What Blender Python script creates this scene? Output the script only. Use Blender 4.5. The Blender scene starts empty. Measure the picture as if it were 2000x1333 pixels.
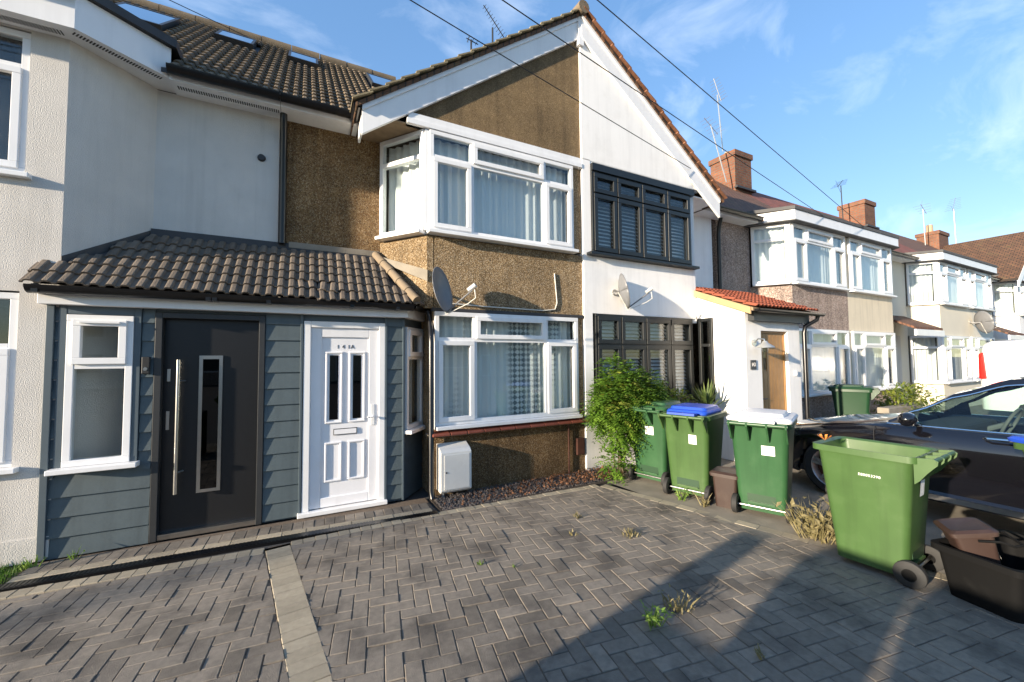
import bpy, bmesh, math, random
from mathutils import Vector, Matrix
import numpy as np
random.seed(7)
SC = bpy.context.scene
COL = SC.collection
R_ = math.radians

# ------------------------------------------------------------------ camera
CAMP = Vector((0.2669, -4.9969, 1.6932))
cam = bpy.data.cameras.new('camera'); camo = bpy.data.objects.new('camera', cam); COL.objects.link(camo)
_r = Vector((0.8874, -0.4609, -0.0083)); _u = Vector((-0.0132, -0.0428, 0.9990)); _f = Vector((0.4608, 0.8864, 0.0440))
_r.normalize(); _f = _f - _r*_f.dot(_r); _f.normalize(); _u = _r.cross(_f)
camo.matrix_world = Matrix(((_r.x, _u.x, -_f.x, CAMP.x), (_r.y, _u.y, -_f.y, CAMP.y), (_r.z, _u.z, -_f.z, CAMP.z), (0, 0, 0, 1)))
cam.sensor_width = 36; cam.lens = 786.08/2000*36; cam.clip_start = .05; cam.clip_end = 3000
SC.camera = camo

# ------------------------------------------------------------------ light
SUN_AZ, SUN_EL = 78.8, 11.5
sun = bpy.data.lights.new('sun', 'SUN'); suno = bpy.data.objects.new('sun', sun); COL.objects.link(suno)
_d = Vector((math.sin(R_(SUN_AZ))*math.cos(R_(SUN_EL)), math.cos(R_(SUN_AZ))*math.cos(R_(SUN_EL)), -math.sin(R_(SUN_EL))))
suno.rotation_euler = _d.to_track_quat('-Z', 'Y').to_euler()
sun.energy = 5.0; sun.angle = R_(.9); sun.color = (1, .85, .66)
w = bpy.data.worlds.new('World'); SC.world = w; w.use_nodes = True
nt = w.node_tree; N = nt.nodes; Lk = nt.links
bg = N['Background']; sky = N.new('ShaderNodeTexSky'); sky.sky_type = 'NISHITA'; sky.sun_disc = False
sky.sun_elevation = R_(SUN_EL)
sky.sun_rotation = math.atan2(-_d.x, -_d.y)
sky.air_density = 1.0; sky.dust_density = .25; sky.ozone_density = 2.4
tc = N.new('ShaderNodeTexCoord'); mp = N.new('ShaderNodeMapping'); mp.inputs['Rotation'].default_value = (0, 0, R_(35)); mp.inputs['Scale'].default_value = (1.6, 3.4, 5.0)
nz = N.new('ShaderNodeTexNoise'); nz.inputs['Scale'].default_value = 1.9; nz.inputs['Detail'].default_value = 7; nz.inputs['Roughness'].default_value = .58; nz.inputs['Distortion'].default_value = .5
rp = N.new('ShaderNodeValToRGB'); rp.color_ramp.elements[0].position = .53; rp.color_ramp.elements[1].position = .90
rp.color_ramp.elements[1].color = (.30, .30, .30, 1)
mx = N.new('ShaderNodeMixRGB'); mx.inputs[2].default_value = (5.8, 6.0, 6.3, 1)
Lk.new(tc.outputs['Generated'], mp.inputs['Vector']); Lk.new(mp.outputs[0], nz.inputs['Vector']); Lk.new(nz.outputs['Fac'], rp.inputs[0]); Lk.new(rp.outputs[0], mx.inputs[0])
k1 = N.new('ShaderNodeVectorMath'); k1.operation = 'SCALE'; k1.inputs['Scale'].default_value = 1/6.0
gm_ = N.new('ShaderNodeGamma'); gm_.inputs[1].default_value = .52
k2 = N.new('ShaderNodeVectorMath'); k2.operation = 'SCALE'; k2.inputs['Scale'].default_value = 4.1
hs = N.new('ShaderNodeHueSaturation'); hs.inputs['Saturation'].default_value = 1.58; hs.inputs['Hue'].default_value = .513
Lk.new(sky.outputs[0], k1.inputs[0]); Lk.new(k1.outputs[0], gm_.inputs[0]); Lk.new(gm_.outputs[0], k2.inputs[0]); Lk.new(k2.outputs[0], hs.inputs['Color'])
Lk.new(hs.outputs[0], mx.inputs[1]); Lk.new(mx.outputs[0], bg.inputs[0]); bg.inputs[1].default_value = .14
SC.view_settings.view_transform = 'Standard'; SC.view_settings.look = 'None'; SC.view_settings.gamma = 1; SC.view_settings.exposure = 1.34
try: SC.view_settings.use_curve_mapping = False
except Exception: pass

# ------------------------------------------------------------------ materials
MT = {}
def new_mat(name):
    m = bpy.data.materials.new(name); m.use_nodes = True
    nt = m.node_tree; return m, nt.nodes, nt.links, nt.nodes['Principled BSDF']
def streaks(N, L, geo, out, amt):      # rain runs: noise drawn out vertically
    mp = N.new('ShaderNodeMapping'); mp.inputs['Scale'].default_value = (9, 9, .55); L.new(geo.outputs['Position'], mp.inputs[0])
    n = N.new('ShaderNodeTexNoise'); n.inputs['Scale'].default_value = 1; n.inputs['Detail'].default_value = 6; n.inputs['Roughness'].default_value = .6; L.new(mp.outputs[0], n.inputs['Vector'])
    r = N.new('ShaderNodeMapRange'); r.inputs[1].default_value = .47; r.inputs[2].default_value = .75; r.inputs[3].default_value = 1; r.inputs[4].default_value = 1-amt; L.new(n.outputs['Fac'], r.inputs[0])
    sc = N.new('ShaderNodeVectorMath'); sc.operation = 'SCALE'; L.new(out, sc.inputs[0]); L.new(r.outputs[0], sc.inputs['Scale']); return sc.outputs[0]
def M(name, col, rough=.6, var=.12, scale=6, bump=0, bscale=60, metal=0, rand=0, spec=.5, dirt=0, dirtcol=(.03, .025, .02), dscale=2.5, coat=0, detail=5, streak=0, dlo=.52, dhi=.78):
    if name in MT: return MT[name]
    m, N, L, P = new_mat(name)
    geo = N.new('ShaderNodeNewGeometry')
    nz = N.new('ShaderNodeTexNoise'); nz.inputs['Scale'].default_value = scale; nz.inputs['Detail'].default_value = detail
    L.new(geo.outputs['Position'], nz.inputs['Vector'])
    mr = N.new('ShaderNodeMapRange'); mr.inputs[1].default_value = .25; mr.inputs[2].default_value = .75; mr.inputs[3].default_value = 1-var; mr.inputs[4].default_value = 1+var
    L.new(nz.outputs['Fac'], mr.inputs[0]); val = mr.outputs[0]
    if rand:
        oi = N.new('ShaderNodeObjectInfo'); m2 = N.new('ShaderNodeMapRange'); m2.inputs[3].default_value = 1-rand; m2.inputs[4].default_value = 1+rand
        L.new(oi.outputs['Random'], m2.inputs[0]); mu = N.new('ShaderNodeMath'); mu.operation = 'MULTIPLY'
        L.new(val, mu.inputs[0]); L.new(m2.outputs[0], mu.inputs[1]); val = mu.outputs[0]
    mc = N.new('ShaderNodeVectorMath'); mc.operation = 'SCALE'; mc.inputs[0].default_value = col[:3]; L.new(val, mc.inputs['Scale'])
    out = mc.outputs[0]
    if dirt:
        n2 = N.new('ShaderNodeTexNoise'); n2.inputs['Scale'].default_value = dscale; n2.inputs['Detail'].default_value = 8; n2.inputs['Roughness'].default_value = .65
        L.new(geo.outputs['Position'], n2.inputs['Vector'])
        r2 = N.new('ShaderNodeMapRange'); r2.inputs[1].default_value = dlo; r2.inputs[2].default_value = dhi; r2.inputs[3].default_value = 0; r2.inputs[4].default_value = dirt
        L.new(n2.outputs['Fac'], r2.inputs[0])
        mm = N.new('ShaderNodeMixRGB'); L.new(r2.outputs[0], mm.inputs[0]); L.new(out, mm.inputs[1]); mm.inputs[2].default_value = (*dirtcol, 1); out = mm.outputs[0]
    if streak: out = streaks(N, L, geo, out, streak)
    L.new(out, P.inputs['Base Color'])
    P.inputs['Roughness'].default_value = rough; P.inputs['Metallic'].default_value = metal
    P.inputs['Specular IOR Level'].default_value = spec; P.inputs['Coat Weight'].default_value = coat
    if bump:
        b = N.new('ShaderNodeBump'); b.inputs['Strength'].default_value = bump; b.inputs['Distance'].default_value = .01
        n3 = N.new('ShaderNodeTexNoise'); n3.inputs['Scale'].default_value = bscale; n3.inputs['Detail'].default_value = 4
        L.new(geo.outputs['Position'], n3.inputs['Vector']); L.new(n3.outputs['Fac'], b.inputs['Height']); L.new(b.outputs[0], P.inputs['Normal'])
    MT[name] = m; return m
def pebble(name, cols, scale=75, grime=.5):
    m, N, L, P = new_mat(name)
    geo = N.new('ShaderNodeNewGeometry'); v = N.new('ShaderNodeTexVoronoi'); v.inputs['Scale'].default_value = scale
    L.new(geo.outputs['Position'], v.inputs['Vector'])
    sep = N.new('ShaderNodeSeparateColor'); L.new(v.outputs['Color'], sep.inputs[0])
    r = N.new('ShaderNodeValToRGB'); r.color_ramp.interpolation = 'CONSTANT'
    els = r.color_ramp.elements
    while len(els) < len(cols): els.new(.5)
    for i, c in enumerate(cols): els[i].position = i/len(cols); els[i].color = (*c, 1)
    L.new(sep.outputs[0], r.inputs[0])
    n2 = N.new('ShaderNodeTexNoise'); n2.inputs['Scale'].default_value = 1.7; n2.inputs['Detail'].default_value = 8; n2.inputs['Roughness'].default_value = .7
    L.new(geo.outputs['Position'], n2.inputs['Vector'])
    r2 = N.new('ShaderNodeMapRange'); r2.inputs[1].default_value = .4; r2.inputs[2].default_value = .75; r2.inputs[3].default_value = 1.05; r2.inputs[4].default_value = 1-grime
    L.new(n2.outputs['Fac'], r2.inputs[0])
    sc = N.new('ShaderNodeVectorMath'); sc.operation = 'SCALE'; L.new(r.outputs[0], sc.inputs[0]); L.new(r2.outputs[0], sc.inputs['Scale'])
    L.new(streaks(N, L, geo, sc.outputs[0], .35), P.inputs['Base Color']); P.inputs['Roughness'].default_value = .8; P.inputs['Specular IOR Level'].default_value = .3
    b = N.new('ShaderNodeBump'); b.invert = True; b.inputs['Strength'].default_value = 1.0; b.inputs['Distance'].default_value = .012
    L.new(v.outputs['Distance'], b.inputs['Height']); L.new(b.outputs[0], P.inputs['Normal'])
    MT[name] = m; return m
def bricks(name, c1, c2, mortar, scale=1.0, bw=.215, bh=.075, ms=.012, vec='wall', bump=.6, moss=0):
    m, N, L, P = new_mat(name)
    geo = N.new('ShaderNodeNewGeometry'); sp = N.new('ShaderNodeSeparateXYZ'); L.new(geo.outputs['Position'], sp.inputs[0])
    cb = N.new('ShaderNodeCombineXYZ')
    if vec == 'wall':
        ad = N.new('ShaderNodeMath'); L.new(sp.outputs[0], ad.inputs[0]); L.new(sp.outputs[1], ad.inputs[1]); L.new(ad.outputs[0], cb.inputs[0]); L.new(sp.outputs[2], cb.inputs[1])
    elif vec == 'roofy':
        k = N.new('ShaderNodeMath'); k.operation = 'MULTIPLY'; k.inputs[1].default_value = 1.34; L.new(sp.outputs[1], k.inputs[0]); L.new(sp.outputs[0], cb.inputs[0]); L.new(k.outputs[0], cb.inputs[1])
    else:
        k = N.new('ShaderNodeMath'); k.operation = 'MULTIPLY'; k.inputs[1].default_value = 1.24; L.new(sp.outputs[0], k.inputs[0]); L.new(sp.outputs[1], cb.inputs[0]); L.new(k.outputs[0], cb.inputs[1])
    t = N.new('ShaderNodeTexBrick'); L.new(cb.outputs[0], t.inputs[0]); t.inputs['Scale'].default_value = 1
    t.inputs['Color1'].default_value = (*c1, 1); t.inputs['Color2'].default_value = (*c2, 1); t.inputs['Mortar'].default_value = (*mortar, 1)
    t.inputs['Brick Width'].default_value = bw; t.inputs['Row Height'].default_value = bh; t.inputs['Mortar Size'].default_value = ms; t.inputs['Bias'].default_value = 0
    nz = N.new('ShaderNodeTexNoise'); nz.inputs['Scale'].default_value = 2.2; nz.inputs['Detail'].default_value = 9; nz.inputs['Roughness'].default_value = .7; L.new(geo.outputs['Position'], nz.inputs['Vector'])
    mr = N.new('ShaderNodeMapRange'); mr.inputs[1].default_value = .3; mr.inputs[2].default_value = .7; mr.inputs[3].default_value = .65; mr.inputs[4].default_value = 1.25; L.new(nz.outputs['Fac'], mr.inputs[0])
    sc = N.new('ShaderNodeVectorMath'); sc.operation = 'SCALE'; L.new(t.outputs['Color'], sc.inputs[0]); L.new(mr.outputs[0], sc.inputs['Scale']); out = sc.outputs[0]
    if moss:
        r2 = N.new('ShaderNodeMapRange'); r2.inputs[1].default_value = .55; r2.inputs[2].default_value = .7; r2.inputs[3].default_value = 0; r2.inputs[4].default_value = moss; L.new(nz.outputs['Fac'], r2.inputs[0])
        mm = N.new('ShaderNodeMixRGB'); L.new(r2.outputs[0], mm.inputs[0]); L.new(out, mm.inputs[1]); mm.inputs[2].default_value = (.06, .065, .02, 1); out = mm.outputs[0]
    L.new(out, P.inputs['Base Color']); P.inputs['Roughness'].default_value = .85
    b = N.new('ShaderNodeBump'); b.invert = True; b.inputs['Strength'].default_value = bump; b.inputs['Distance'].default_value = .02; L.new(t.outputs['Fac'], b.inputs['Height']); L.new(b.outputs[0], P.inputs['Normal'])
    MT[name] = m; return m
def glass(name, tint=(.92, .95, .95), refl=1.0, r0=.045):
    m, N, L, P = new_mat(name); N.remove(P)
    out = N['Material Output']; tr = N.new('ShaderNodeBsdfTransparent'); tr.inputs[0].default_value = (*tint, 1)
    gl = N.new('ShaderNodeBsdfGlossy'); gl.inputs['Roughness'].default_value = .015; gl.inputs[0].default_value = (refl, refl, refl, 1)
    ge = N.new('ShaderNodeNewGeometry'); dt = N.new('ShaderNodeVectorMath'); dt.operation = 'DOT_PRODUCT'; L.new(ge.outputs['Incoming'], dt.inputs[0]); L.new(ge.outputs['Normal'], dt.inputs[1])
    def mth(op, x, y=None):
        n = N.new('ShaderNodeMath'); n.operation = op; n.use_clamp = op == 'SUBTRACT'
        for i, v in enumerate((x, y)):
            if v is None: continue
            if isinstance(v, (int, float)): n.inputs[i].default_value = v
            else: L.new(v, n.inputs[i])
        return n.outputs[0]
    ab = mth('ABSOLUTE', dt.outputs['Value']); fac = mth('ADD', mth('MULTIPLY', mth('POWER', mth('SUBTRACT', 1.0, ab), 5.0), .95), r0)
    mx = N.new('ShaderNodeMixShader'); L.new(fac, mx.inputs[0]); L.new(tr.outputs[0], mx.inputs[1]); L.new(gl.outputs[0], mx.inputs[2]); L.new(mx.outputs[0], out.inputs[0])
    MT[name] = m; return m
def leafmat(name, c1, c2, scale=9):
    m, N, L, P = new_mat(name)
    geo = N.new('ShaderNodeNewGeometry'); nz = N.new('ShaderNodeTexNoise'); nz.inputs['Scale'].default_value = scale; nz.inputs['Detail'].default_value = 3; L.new(geo.outputs['Position'], nz.inputs['Vector'])
    r = N.new('ShaderNodeValToRGB'); r.color_ramp.elements[0].position = .35; r.color_ramp.elements[0].color = (*c1, 1); r.color_ramp.elements[1].position = .68; r.color_ramp.elements[1].color = (*c2, 1); L.new(nz.outputs['Fac'], r.inputs[0])
    L.new(r.outputs[0], P.inputs['Base Color']); P.inputs['Roughness'].default_value = .55; P.inputs['Specular IOR Level'].default_value = .35
    tl = N.new('ShaderNodeBsdfTranslucent'); L.new(r.outputs[0], tl.inputs[0]); mx = N.new('ShaderNodeMixShader'); mx.inputs[0].default_value = .3
    L.new(P.outputs[0], mx.inputs[1]); L.new(tl.outputs[0], mx.inputs[2]); L.new(mx.outputs[0], N['Material Output'].inputs[0])
    MT[name] = m; return m
def curtainmat(name, col, stripes=0, diamond=False):
    m, N, L, P = new_mat(name)
    geo = N.new('ShaderNodeNewGeometry'); sp = N.new('ShaderNodeSeparateXYZ'); L.new(geo.outputs['Position'], sp.inputs[0])
    out = None
    if diamond:      # lace with a lattice woven into it
        wv = N.new('ShaderNodeTexChecker'); mpn = N.new('ShaderNodeMapping'); mpn.inputs['Rotation'].default_value = (0, R_(45), 0); mpn.inputs['Scale'].default_value = (19, 1, 19)
        L.new(geo.outputs['Position'], mpn.inputs[0]); sp2 = N.new('ShaderNodeSeparateXYZ'); L.new(mpn.outputs[0], sp2.inputs[0]); cb = N.new('ShaderNodeCombineXYZ'); L.new(sp2.outputs[0], cb.inputs[0]); L.new(sp2.outputs[2], cb.inputs[1])
        L.new(cb.outputs[0], wv.inputs[0]); wv.inputs['Scale'].default_value = 1; wv.inputs[1].default_value = (*col, 1); wv.inputs[2].default_value = (col[0]*.22, col[1]*.26, col[2]*.28, 1)
        nz = N.new('ShaderNodeTexNoise'); nz.inputs['Scale'].default_value = 1.3; mpn2 = N.new('ShaderNodeMapping'); mpn2.inputs['Scale'].default_value = (2.2, 1, .25); L.new(geo.outputs['Position'], mpn2.inputs[0]); L.new(mpn2.outputs[0], nz.inputs['Vector'])
        rr = N.new('ShaderNodeMapRange'); rr.inputs[1].default_value = .45; rr.inputs[2].default_value = .6; L.new(nz.outputs['Fac'], rr.inputs[0])
        mm = N.new('ShaderNodeMixRGB'); L.new(rr.outputs[0], mm.inputs[0]); mm.inputs[1].default_value = (*col, 1); L.new(wv.outputs[0], mm.inputs[2]); out = mm.outputs[0]
    elif stripes:    # venetian blind / shutter louvres are geometry; this is only a weave
        nz = N.new('ShaderNodeTexNoise'); nz.inputs['Scale'].default_value = 30; L.new(geo.outputs['Position'], nz.inputs['Vector']); mm = N.new('ShaderNodeMixRGB'); L.new(nz.outputs['Fac'], mm.inputs[0]); mm.inputs[1].default_value = (*[c*.85 for c in col], 1); mm.inputs[2].default_value = (*col, 1); out = mm.outputs[0]
    if out: L.new(out, P.inputs['Base Color'])
    else: P.inputs['Base Color'].default_value = (*col, 1)
    P.inputs['Roughness'].default_value = .9
    tl = N.new('ShaderNodeBsdfTranslucent'); tl.inputs[0].default_value = (*col, 1); mx = N.new('ShaderNodeMixShader'); mx.inputs[0].default_value = .12
    L.new(P.outputs[0], mx.inputs[1]); L.new(tl.outputs[0], mx.inputs[2]); L.new(mx.outputs[0], N['Material Output'].inputs[0])
    MT[name] = m; return m

WHITE = M('white_upvc', (.80, .80, .80), .35, .03, 3, dirt=.12, dirtcol=(.4, .38, .33), streak=.08)
WRENDER = M('white_render', (.60, .57, .525), .85, .06, 3, bump=.5, bscale=130, dirt=.45, dirtcol=(.42, .41, .38), dscale=1.3, streak=.12)
W143 = M('smooth_white_render', (.88, .865, .84), .8, .03, 2, bump=.1, bscale=200, dirt=.2, dirtcol=(.5, .48, .45), streak=.10)
CREAM = M('cream_render', (.66, .58, .44), .85, .05, 2, bump=.3, bscale=90, dirt=.2, dirtcol=(.35, .3, .22), streak=.2)
PEB = pebble('golden_pebbledash', [(.20, .13, .062), (.33, .23, .12), (.26, .175, .088), (.52, .42, .29), (.11, .075, .04), (.31, .215, .115), (.42, .31, .18), (.22, .145, .075)], 105, .45)
PEBR = pebble('darker_pebbledash', [(.17, .09, .034), (.28, .175, .075), (.22, .125, .05), (.40, .30, .18), (.10, .057, .025), (.25, .155, .07), (.33, .22, .105), (.19, .10, .042)], 105, .55)  # darker, redder mix of the golden pebbledash, used on the recess wall
PEBD = pebble('grimy_pebbledash', [(.13, .075, .03), (.22, .14, .06), (.18, .105, .045), (.30, .22, .13), (.09, .05, .022), (.16, .10, .045)], 105, .65)
PEB2 = pebble('pink_pebbledash', [(.28, .21, .17), (.40, .31, .26), (.34, .26, .22), (.48, .40, .35), (.2, .15, .13)], 60, .3)
GPANEL = pebble('gable_roughcast', [(.17, .115, .056), (.22, .15, .075), (.25, .175, .09), (.14, .095, .045), (.29, .21, .12), (.19, .13, .062)], 130, .45)
CLAD = M('blue_grey_cladding', (.078, .104, .115), .55, .06, 14, bump=.08, bscale=40, streak=.22)
CLADT = M('cladding_trim', (.075, .102, .12), .5, .04, 8)
ANTH = M('anthracite_door', (.010, .0105, .012), .38, .08, 20)
ANTHF = M('anthracite_frame', (.028, .030, .032), .45, .06, 10)
BLKW = M('black_window_frame', (.008, .010, .011), .4, .05, 10)
GUT = M('black_plastic_gutter', (.005, .005, .006), .3, .1, 10, dirt=.2, dirtcol=(.06, .055, .05))
STEEL = M('brushed_steel', (.62, .61, .58), .28, .05, 20, metal=1)
TILE = M('concrete_tile', (.135, .108, .083), .85, .18, 14, bump=.5, bscale=120, rand=.22, dirt=.5, dirtcol=(.08, .065, .05), dscale=6)
TILEM = M('weathered_roof_tile', (.135, .10, .062), .9, .22, 10, bump=.5, bscale=90, rand=.18, dirt=.55, dirtcol=(.075, .07, .04), dscale=5)
RIDGE = M('ridge_tile', (.15, .115, .075), .9, .2, 8, bump=.4, bscale=90, rand=.1, dirt=.4, dirtcol=(.07, .06, .045))
HIPT = M('hip_tile', (.20, .155, .105), .9, .1, 10, bump=.3, bscale=90, rand=.08)
REDT = M('red_roof_tile', (.24, .062, .03), .8, .15, 10, bump=.3, bscale=90, rand=.15)
LEAD = M('dark_lead_flashing', (.035, .035, .038), .6, .2, 8)
GROOF = bricks('plain_brown_tiles', (.15, .075, .04), (.10, .055, .03), (.03, .02, .015), bw=.17, bh=.11, ms=.012, vec='roofx', moss=.5)
RROOF = bricks('plain_red_brown_tiles', (.20, .085, .045), (.13, .06, .035), (.04, .025, .018), bw=.17, bh=.11, ms=.012, vec='roofy', moss=.55)
RROOF2 = bricks('new_red_tiles', (.27, .075, .045), (.22, .065, .04), (.07, .03, .02), bw=.2, bh=.16, ms=.014, vec='roofy')
BRICK = bricks('chimney_brick', (.21, .078, .036), (.15, .052, .028), (.13, .10, .075))
TIMB = M('stained_timber_soffit', (.24, .17, .10), .8, .25, 9, dirt=.3)
FELT = M('grey_felt', (.09, .09, .09), .85, .15, 6)
GLASS = glass('window_glass'); GLASSD = glass('car_glass', (.60, .72, .68))
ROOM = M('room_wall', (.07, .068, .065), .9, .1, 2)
DOORW = M('white_door_panel', (.78, .78, .80), .38, .03, 3, dirt=.1, dirtcol=(.5, .46, .36), dscale=5, streak=.06)
OAK = M('oak_door', (.32, .165, .05), .5, .2, 5)
BLOCK = M('charcoal_paving_block', (.185, .160, .130), .85, .16, 25, bump=.35, bscale=160, rand=.26, dlo=.47, dhi=.66, dirt=.72, dirtcol=(.045, .04, .036), dscale=2.2)
BLOCKB = M('buff_paving_block', (.33, .285, .21), .85, .12, 25, bump=.35, bscale=160, rand=.14, dirt=.3, dirtcol=(.12, .10, .07), dscale=4)
SAND = M('jointing_sand', (.13, .098, .072), .95, .25, 40, bump=.5, bscale=200)
CONC = M('old_concrete', (.23, .205, .165), .9, .2, 5, bump=.4, bscale=60, dirt=.55, dirtcol=(.09, .08, .065), dscale=3)
TARM = M('tarmac', (.06, .06, .06), .9, .2, 20, bump=.5, bscale=150)
SOIL = M('dark_soil', (.045, .035, .028), .95, .3, 20, bump=.8, bscale=80)
BGREEN = M('green_bin_plastic', (.045, .095, .026), .42, .10, 5, dirt=.4, dirtcol=(.075, .12, .05), dscale=5, streak=.25)
BGREEN2 = M('mid_green_bin_plastic', (.024, .080, .030), .4, .10, 5, dirt=.4, dirtcol=(.05, .10, .05), dscale=5, streak=.25)
BDARK = M('dark_green_bin_plastic', (.010, .042, .016), .4, .05, 4)
BLUE = M('blue_lid_plastic', (.014, .06, .42), .38, .04, 5)
GREYL = M('pale_grey_lid_plastic', (.60, .61, .63), .45, .04, 5, dirt=.15, dirtcol=(.3, .3, .3))
BROWN = M('brown_caddy_plastic', (.034, .019, .015), .5, .08, 6, dirt=.2, dirtcol=(.2, .16, .13))
BLACKP = M('black_crate_plastic', (.0025, .0025, .0027), .8, .1, 6, spec=.2, dirt=.15, dirtcol=(.07, .07, .065))
RUB = M('black_rubber', (.018, .018, .018), .75, .15, 20, dirt=.3, dirtcol=(.08, .07, .06))
STICK = M('white_sticker', (.75, .74, .72), .5, .05, 20)
BLKINK = M('black_ink', (.02, .02, .02), .5, 0)
CPAINT = M('black_car_paint', (.004, .004, .006), .12, .02, 3, coat=1.0)
CHROME = M('chrome', (.8, .8, .8), .08, 0, metal=1)
ALLOY = M('alloy_wheel', (.50, .50, .51), .3, .05, 10, metal=.8)
CINT = M('car_interior', (.03, .03, .033), .8, .1, 10)
VANW = M('white_van_paint', (.80, .80, .80), .2, .02, 3, coat=.6)
REDL = M('red_tail_light', (.55, .015, .01), .2, .05, 10)
DISH = M('grey_dish', (.15, .155, .165), .45, .08, 10)
CABLE = M('cable_white', (.6, .58, .52), .5, .05, 10)
CBLK = M('cable_black', (.02, .02, .02), .5, 0)
ALU = M('aerial_aluminium', (.55, .54, .52), .35, .05, 10, metal=.8)
METERW = M('meter_box_white', (.72, .71, .67), .45, .05, 6, dirt=.35, dirtcol=(.45, .42, .36), dscale=6)
REDSILL = M('red_quarry_tile', (.22, .06, .035), .6, .2, 8, bump=.4, bscale=50, rand=.15, dirt=.4, dirtcol=(.1, .05, .04), dscale=6)
RUST = M('rusty_iron', (.07, .025, .015), .8, .3, 10)
STONE = M('gravel_stone', (.14, .12, .11), .9, .3, 60, rand=.4)
LITTER = M('dead_leaf', (.15, .065, .028), .8, .4, 30)
LEAF = leafmat('shrub_leaf', (.05, .13, .012), (.19, .32, .04))
LEAFY = leafmat('variegated_leaf', (.12, .17, .02), (.34, .36, .06), 14)
LEAFC = leafmat('sword_leaf', (.05, .09, .025), (.16, .2, .06), 6)
LEAFH = leafmat('hedge_leaf', (.06, .11, .012), (.22, .24, .04), 6)
GRASS = leafmat('grass_blade', (.04, .12, .012), (.12, .2, .03))
DRYG = leafmat('dry_grass_blade', (.16, .14, .06), (.32, .27, .14), 12)
WEED = leafmat('weed_leaf', (.10, .20, .03), (.24, .34, .07), 20)
BARK = M('bark', (.10, .075, .05), .9, .3, 30, bump=.6, bscale=80)
LACE = curtainmat('patterned_lace', (.84, .85, .83), diamond=True)
NET = curtainmat('net_curtain', (.82, .83, .82))
BLIND = curtainmat('white_slat', (.70, .70, .70), stripes=1)
SLATE = M('slate_plaque', (.05, .055, .06), .6, .15, 20)

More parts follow.
